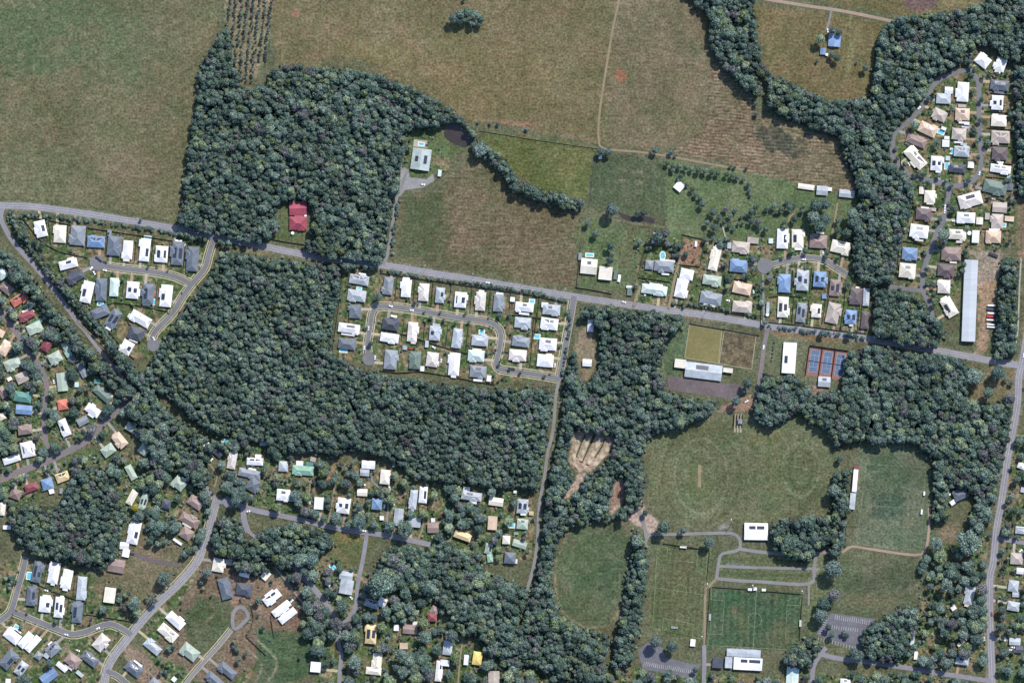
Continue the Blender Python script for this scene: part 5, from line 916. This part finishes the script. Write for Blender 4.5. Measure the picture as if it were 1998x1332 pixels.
for i, (x, y, r, lab) in enumerate(((571, 455, 3, "below the crimson roof"), (568.5, 425.5, 2.5, "left of the crimson roofs"), (596, 421, 2.5, "right of the crimson roofs"), (1852, 964, 2.5, "beside the shaded southeastern house"), (1323.7, 351.5, 2, "above the tilted white paddock shed"), (1891, 455, 4, "beside the cream eastern house"), (1497, 614, 3, "beside the long garage strip"))):
    root = obj("water_tank", None, None, (X(x), Y(y), 0), label="round white water tank " + lab, category="water tank", group="water tanks"); V, F = [], []; R_ = r * S
    for z in (0, 2.2): V += [(R_ * math.cos(k * math.pi / 10), R_ * math.sin(k * math.pi / 10), z) for k in range(20)]
    obj("body", mesh("body", V, [(k, (k + 1) % 20, (k + 1) % 20 + 20, k + 20) for k in range(20)], [whitep]), root)
    V = [(R_ * 1.03 * math.cos(k * math.pi / 10), R_ * 1.03 * math.sin(k * math.pi / 10), 2.18) for k in range(20)] + [(0, 0, 2.7)]
    obj("lid", mesh("lid", V, [(k, (k + 1) % 20, 20) for k in range(20)], [whitep]), root)
# ================================================================= TREES
LEAF = {'d': (.080, .121, .106), 'g': (.110, .164, .130), 'l': (.165, .215, .120), 'p': (.118, .124, .128), 'y': (.30, .25, .07)}
def leafmat(k):
    m, n, b = newmat("foliage_" + k); L = n.links
    oi = N(n, "ShaderNodeObjectInfo"); geo = N(n, "ShaderNodeNewGeometry")
    hs = N(n, "ShaderNodeHueSaturation"); hs.inputs["Color"].default_value = (*LEAF[k], 1)
    def mr(src, lo, hi, a=0., b_=1.): r = N(n, "ShaderNodeMapRange"); r.inputs[1].default_value = a; r.inputs[2].default_value = b_; r.inputs[3].default_value = lo; r.inputs[4].default_value = hi; L.new(src, r.inputs[0]); return r.outputs[0]
    t = N(n, "ShaderNodeTexNoise"); t.inputs["Scale"].default_value = .035; t.inputs["Detail"].default_value = 2; L.new(geo.outputs["Position"], t.inputs["Vector"])
    v1 = mr(oi.outputs["Random"], .72, 1.32); v2 = mr(geo.outputs["Random Per Island"], .6, 1.45); v3 = mr(t.outputs[0], .8, 1.2, .3, .7)
    a = N(n, "ShaderNodeMath", operation='MULTIPLY'); L.new(v1, a.inputs[0]); L.new(v2, a.inputs[1]); c = N(n, "ShaderNodeMath", operation='MULTIPLY'); L.new(a.outputs[0], c.inputs[0]); L.new(v3, c.inputs[1])
    t2 = N(n, "ShaderNodeTexNoise"); t2.inputs["Scale"].default_value = .55; t2.inputs["Detail"].default_value = 2; L.new(geo.outputs["Position"], t2.inputs["Vector"])
    c2 = N(n, "ShaderNodeMath", operation='MULTIPLY'); L.new(c.outputs[0], c2.inputs[0]); L.new(mr(t2.outputs[0], .62, 1.42, .34, .66), c2.inputs[1]); c = c2
    L.new(c.outputs[0], hs.inputs["Value"]); L.new(mr(t.outputs[0], .485, .515, .3, .7), hs.inputs["Hue"]); L.new(mr(oi.outputs["Random"], 1.15, .75), hs.inputs["Saturation"])
    L.new(hs.outputs[0], b.inputs["Base Color"]); b.inputs["Roughness"].default_value = .75; b.inputs["Specular IOR Level"].default_value = .12
    b.inputs["Subsurface Weight"].default_value = 0
    return m
LMAT = {k: leafmat(k) for k in LEAF}; bark = noisy("bark", (.12, .09, .07), .2)
def crown_arrays(seed, tall, nl, spread, cards=1500):
    """unit-radius crown of leaf clumps: lobes on an uneven ellipsoid, leaf faces on the lobes"""
    r = np.random.default_rng(seed); lob = []
    for i in range(nl):
        a = i * 2.4 + r.random() * .9; t = (i + .5) / nl; rad = spread * math.sqrt(t) * (.72 + .3 * r.random()); z = tall * (1 - t * .75) * (.6 + .45 * r.random())
        lob.append((rad * math.cos(a) * .72, rad * math.sin(a) * .72, 1.5 + z, (.24 + .2 * r.random()) * (1.15 - .3 * t)))
    lob = np.array(lob); V = []; F = []
    per = (cards * lob[:, 3] ** 2 / (lob[:, 3] ** 2).sum()).astype(int)
    for (x, y, z, q), k in zip(lob, per):
        d = r.normal(size=(k, 3)); d[:, 2] = d[:, 2] * .8 + .25; d /= np.linalg.norm(d, axis=1)[:, None]
        p = np.array([x, y, z]) + d * q * (.82 + .38 * r.random((k, 1))) * np.array([1, 1, .85])
        nn = d + r.normal(size=(k, 3)) * .55; nn /= np.linalg.norm(nn, axis=1)[:, None]
        u = np.cross(nn, r.normal(size=(k, 3))); u /= np.linalg.norm(u, axis=1)[:, None] + 1e-9; v = np.cross(nn, u); s = (.045 + .05 * r.random((k, 1)))
        for c in (-u * 1.2 , -v * .8, u * 1.2, v * .8): V.append(p + c * s)
    Vc = []; base = 0; out = []
    nlo = len(lob); ofs = 0; VV = []
    for i in range(nlo):
        k = per[i]; A, B, C, D = V[4*i:4*i+4]; VV.append(np.stack([A, B, C, D], 1).reshape(-1, 3)); F += [(ofs + 4*j, ofs + 4*j + 1, ofs + 4*j + 2, ofs + 4*j + 3) for j in range(k)]; ofs += 4 * k
    # filler core added inside each lobe, small faceted bodies that make the crown opaque
    t_ = (1 + 5 ** .5) / 2; ico = np.array([(-1, t_, 0), (1, t_, 0), (-1, -t_, 0), (1, -t_, 0), (0, -1, t_), (0, 1, t_), (0, -1, -t_), (0, 1, -t_), (t_, 0, -1), (t_, 0, 1), (-t_, 0, -1), (-t_, 0, 1)]) / 1.902
    IF = [(0,11,5),(0,5,1),(0,1,7),(0,7,10),(0,10,11),(1,5,9),(5,11,4),(11,10,2),(10,7,6),(7,1,8),(3,9,4),(3,4,2),(3,2,6),(3,6,8),(3,8,9),(4,9,5),(2,4,11),(6,2,10),(8,6,7),(9,8,1)]
    for (x, y, z, q) in lob: VV.append(np.array([x, y, z]) + ico * q * .74 * (.85 + .3 * r.random((12, 1)))); F += [tuple(ofs + j for j in f_) for f_ in IF]; ofs += 12
    return np.concatenate(VV), F, lob
VARS = [(1, .75, 12, 1.0), (2, .95, 15, 1.0), (3, .6, 16, 1.05), (4, 1.1, 11, .9)]
CR = {}; TRK = {}
for s_, tall, nl, sp in VARS:
    V, F, lob = crown_arrays(s_, tall, nl, sp)
    for k in LEAF: CR[k, s_] = mesh("crown_" + k, V.tolist(), F, [LMAT[k]])
    Vt, Ft = [], []; tube(Vt, Ft, (0, 0, 0), (0, 0, 1.5), .09)
    for i in range(6, 12): Vt[i] = (Vt[i][0] * .6, Vt[i][1] * .6, Vt[i][2])
    for q in lob[:6]: tube(Vt, Ft, (0, 0, 1.2), tuple(q[:3] * np.array([.85, .85, .97])), .035)
    TRK[s_] = mesh("trunk", Vt, Ft, [bark])
KW = {'d': "dark green", 'g': "leafy green", 'l': "light green", 'p': "grey-green", 'y': "yellow-flowering"}
treem = np.zeros((RH, RW), bool); ntree = 0; proto = {}
def lift_at(x, y): return 0.0
for ln in TR.strip().splitlines():
    g, rest = ln.split("|"); ts = [t.split() for t in rest.split(";")]; ts = [t for t in ts if float(t[2]) > 0]; ts.sort(key=lambda t: float(t[0]))
    for i, t in enumerate(ts):
        x, y, r = (float(v) for v in t[:3]); k = t[3]; s_ = VARS[(ntree * 7 + i) % 4][0]; ntree += 1; R = r * S * (1.12 if r > 9 else .98)
        hsc = 1.0 if r < 14 else .72
        if k == 'd' and r < 7: hsc = .85
        root = obj("tree", None, None, (X(x), Y(y), 0), rng.random() * 6.28, label=f"{'small' if r < 5 else 'big' if r > 11 else 'round'} {KW[k]} tree, {ords(i) if i < 30 else str(i+1)+'th'} from left, {g}", category="tree", group="trees, " + g)
        root.scale = (R, R, R * hsc); c = obj("crown", CR[k, s_], root); t_ = obj("trunk", TRK[s_], root); proto.setdefault((k, s_), (c, t_)); stripmask([(x, y)], r * 2, treem)
# prototype lookup for scattered vegetation: take crowns of real trees in the scene
kinds = []
for k in ('d', 'g', 'l', 'p'):
    for s_, *_ in VARS:
        if (k, s_) in proto: kinds.append((k, proto[k, s_]))
ng = bpy.data.node_groups.new("scatter_trees", 'GeometryNodeTree')
ng.interface.new_socket("Geometry", in_out='INPUT', socket_type='NodeSocketGeometry'); ng.interface.new_socket("Geometry", in_out='OUTPUT', socket_type='NodeSocketGeometry')
gi = ng.nodes.new("NodeGroupInput"); go = ng.nodes.new("NodeGroupOutput"); jn = ng.nodes.new("GeometryNodeJoinGeometry")
for k, (c, t_) in reversed(kinds):
    j2 = ng.nodes.new("GeometryNodeJoinGeometry")
    for ob in (c, t_): oi = ng.nodes.new("GeometryNodeObjectInfo"); oi.inputs["Object"].default_value = ob; oi.transform_space = 'ORIGINAL'; ng.links.new(oi.outputs["Geometry"], j2.inputs[0])
    gt = ng.nodes.new("GeometryNodeGeometryToInstance"); ng.links.new(j2.outputs[0], gt.inputs[0]); ng.links.new(gt.outputs[0], jn.inputs[0])
ip = ng.nodes.new("GeometryNodeInstanceOnPoints"); ip.inputs["Pick Instance"].default_value = True
def nattr(nm, dt): a = ng.nodes.new("GeometryNodeInputNamedAttribute"); a.data_type = dt; a.inputs["Name"].default_value = nm; return a.outputs["Attribute"]
ng.links.new(gi.outputs[0], ip.inputs["Points"]); ng.links.new(jn.outputs[0], ip.inputs["Instance"]); ng.links.new(nattr("pick", 'INT'), ip.inputs["Instance Index"])
ng.links.new(nattr("rot", 'FLOAT_VECTOR'), ip.inputs["Rotation"]); ng.links.new(nattr("scl", 'FLOAT_VECTOR'), ip.inputs["Scale"]); ng.links.new(ip.outputs[0], go.inputs[0])
KI = {}
for i, (k, _) in enumerate(kinds): KI.setdefault(k, []).append(i)
def scatter(name, P, label, cat="trees"):
    """P: list of (px, py, radius m, kind, height factor)"""
    if not P: return
    o_ = (X(np.mean([p[0] for p in P])), Y(np.mean([p[1] for p in P])))
    me = bpy.data.meshes.new(name); me.from_pydata([(X(p[0]) - o_[0], Y(p[1]) - o_[1], 0) for p in P], [], []); nP = len(P)
    a = me.attributes.new("pick", 'INT', 'POINT'); a.data.foreach_set("value", [random.choice(KI[p[3]]) for p in P])
    a = me.attributes.new("rot", 'FLOAT_VECTOR', 'POINT'); v = np.zeros((nP, 3), np.float32); v[:, 2] = rng.random(nP) * 6.28; v[:, :2] = rng.normal(size=(nP, 2)) * .05; a.data.foreach_set("vector", v.ravel())
    a = me.attributes.new("scl", 'FLOAT_VECTOR', 'POINT'); v = np.array([(p[2], p[2], p[2] * p[4]) for p in P], np.float32); a.data.foreach_set("vector", v.ravel())
    o = obj(name, me, None, (o_[0], o_[1], 0), label=label, category=cat, kind="stuff"); md = o.modifiers.new("scatter", 'NODES'); md.node_group = ng; return o
kn = vnoise(RH, RW, 22, 21); kn2 = vnoise(RH, RW, 8, 22); hn = vnoise(RH, RW, 18, 23)
def poisson(mask, rmin_f, n_try, seed, existing=None):
    pass
tot = 0
for fi, (lab, r0, r1, s) in enumerate(FOREST):
    m = polymask(pts(s)) & ~gapm; a_ = pts(s); x0, x1 = min(p[0] for p in a_), max(p[0] for p in a_); y0, y1 = min(p[1] for p in a_), max(p[1] for p in a_)
    r0 *= .74; r1 *= .74; r = np.random.default_rng(100 + fi); P = []; step = (r0 * .72 + r1 * .28) / S * 1.03; row = 0; yv = y0
    while yv < y1:
        xv = x0 + (row % 2) * step / 2
        while xv < x1:
            px, py = xv + (r.random() - .5) * step * .9, yv + (r.random() - .5) * step * .9
            if -45 < px < W0 + 45 and -45 < py < H0 + 45 and inm(m, (px, py)):
                yi, xi = int(py + PADX), int(px + PADX)
                if not (bigroad[yi, xi] or housem[yi, xi]) and (kn2[yi, xi] > .12):
                    q = r.random() ** 2.2; rad = r0 + (r1 - r0) * q * (.4 + 1.1 * hn[yi, xi]); edge = 1.0
                    if not inm(m, (px + 4, py)) or not inm(m, (px - 4, py)) or not inm(m, (px, py + 4)): edge = .8
                    t = kn[yi, xi] * .7 + r.random() * .6
                    k = 'p' if t > 1.0 else 'd' if t < .42 else 'l' if (r.random() < .16) else 'g'
                    hf = (.86 + .3 * hn[yi, xi] + .2 * r.random()) * min(1.3, 4.6 / rad * .75 + .4)
                    P.append((px, py, rad * edge, k, hf))
            xv += step
        yv += step * .87; row += 1
    mf = blur(m.astype(float), 5); ys, xs = np.nonzero((mf > .06) & ~m & ~roadm & ~housem & ~gapm & ~forestm)
    for _ in range(min(int(len(ys) / 26), 260)):
        i = r.integers(len(ys)); px, py = xs[i] - PADX + r.random(), ys[i] - PADX + r.random()
        if -45 < px < W0 + 45 and -45 < py < H0 + 45 and kn2[ys[i], xs[i]] > .4: P.append((px, py, .7 + 1.3 * r.random() ** 2, r.choice(['d', 'g', 'l']), .8))
    tot += len(P); scatter("woodland", P, lab, "woodland")
# plantation rows
P = []
for j in range(8):
    xb = 442 + j * 11.5
    for i in range(36):
        y = -20 + i * 5 + rng.random() * 3; x = xb - (y - 0) * .06 * 1 + rng.normal() * 1.2 + (8 - y * .05)
        if y < 165 and rng.random() < .78 and not (j > 5 and y > 120) and not (j < 1 and y > 70) and not (j < 2 and y > 120): P.append((x, y, 1.1 + rng.random() * 1.0, 'd', 1.1))
scatter("young_tree_plantation", P, "rows of young dark trees beside the northern wood", "plantation")
# garden trees and shrubs
for si, (lab, s, dens, rmax) in enumerate(SUBURBS):
    m = polymask(pts(s)); ys, xs = np.nonzero(m & ~roadm & ~housem & ~forestm); r = np.random.default_rng(300 + si)
    if not len(ys): continue
    n_ = int(len(ys) / 1000 * dens); P = []; occ = []
    cen = r.integers(len(ys), size=max(3, n_ // 5)); look = {}
    for _ in range(n_ * 5):
        if len(P) >= n_: break
        i = r.integers(len(ys))
        if r.random() < .7:
            j = cen[r.integers(len(cen))]; yy_, xx_ = int(ys[j] + r.normal() * 9), int(xs[j] + r.normal() * 9)
            if not (0 <= yy_ < RH and 0 <= xx_ < RW) or not m[yy_, xx_] or roadm[yy_, xx_] or housem[yy_, xx_] or forestm[yy_, xx_]: continue
        else: yy_, xx_ = int(ys[i]), int(xs[i])
        px, py = xx_ - PADX + .3, yy_ - PADX + .3; rad = min(3.2, rmax * .8) + max(0, rmax * 1.3 - 3.2) * r.random() ** 1.7; 
        if not (-30 < px < W0 + 30 and -30 < py < H0 + 30): continue
        R_ = int(rad * .8); yi, xi = yy_, xx_; w_ = housem[max(0, yi - R_):yi + R_ + 1, max(0, xi - R_):xi + R_ + 1]
        if w_.mean() > .12 or kn[yi, xi] < .16 or treem[yi, xi]: continue
        if bigroad[max(0, yi - 2):yi + 3, max(0, xi - 2):xi + 3].any(): continue
        P.append((px, py, rad * S, r.choice(['d', 'g', 'g', 'l', 'p'], p=[.28, .25, .22, .16, .09]), (.9 + .3 * r.random()) * (1 if rad < 7 else .75)))
    for _ in range(int(n_ * 3.2) + 25):      # shrubs
        i = r.integers(len(ys)); px, py = xs[i] - PADX, ys[i] - PADX
        if kn2[ys[i], xs[i]] < .45 or not (-30 < px < W0 + 30 and -30 < py < H0 + 30): continue
        P.append((px, py, (.8 + 1.3 * r.random()) * S * 1.4, r.choice(['d', 'g', 'l']), .55))
    scatter("garden_trees", P, f"garden trees and shrubs among the houses, {lab}", "garden trees")
# roadside hedges
P = []
for s, n_ in (("40,418 100,422 200,434 300,448 400,470", 130), ("742,526 850,544 950,557 1050,573 1103,588", 150), ("1108,588 1110,640 1104,690 1096,735", 30), ("1490,636 1560,644 1640,652 1690,660", 70), ("777,390 770,440 763,495", 26), ("60,470 100,520 150,585 200,640 250,700", 60), ("1984,130 1986,250 1984,380", 40), ("1490,545 1478,600", 14), ("1760,330 1770,350 1785,362", 10), ("1310,590 1400,600 1480,618", 40)):
    c = spline(pts(s), 1)
    for _ in range(n_): q = c[rng.integers(len(c))]; P.append((q[0] + rng.normal() * 1.6, q[1] + rng.normal() * 1.6, 1.0 + rng.random() * 1.3, 'dgg'[rng.integers(3)], .7))
for x in (1506, 1508): 
    for y in range(668, 708, 7): P.append((1510 - (y - 668) * .13, y, 1.1, 'd', .6))
scatter("roadside_hedges", P, "low shrubs and hedges lining the highway and estate fences", "hedge")
print("houses", len(houses), "trees", ntree, "forest instances", tot)
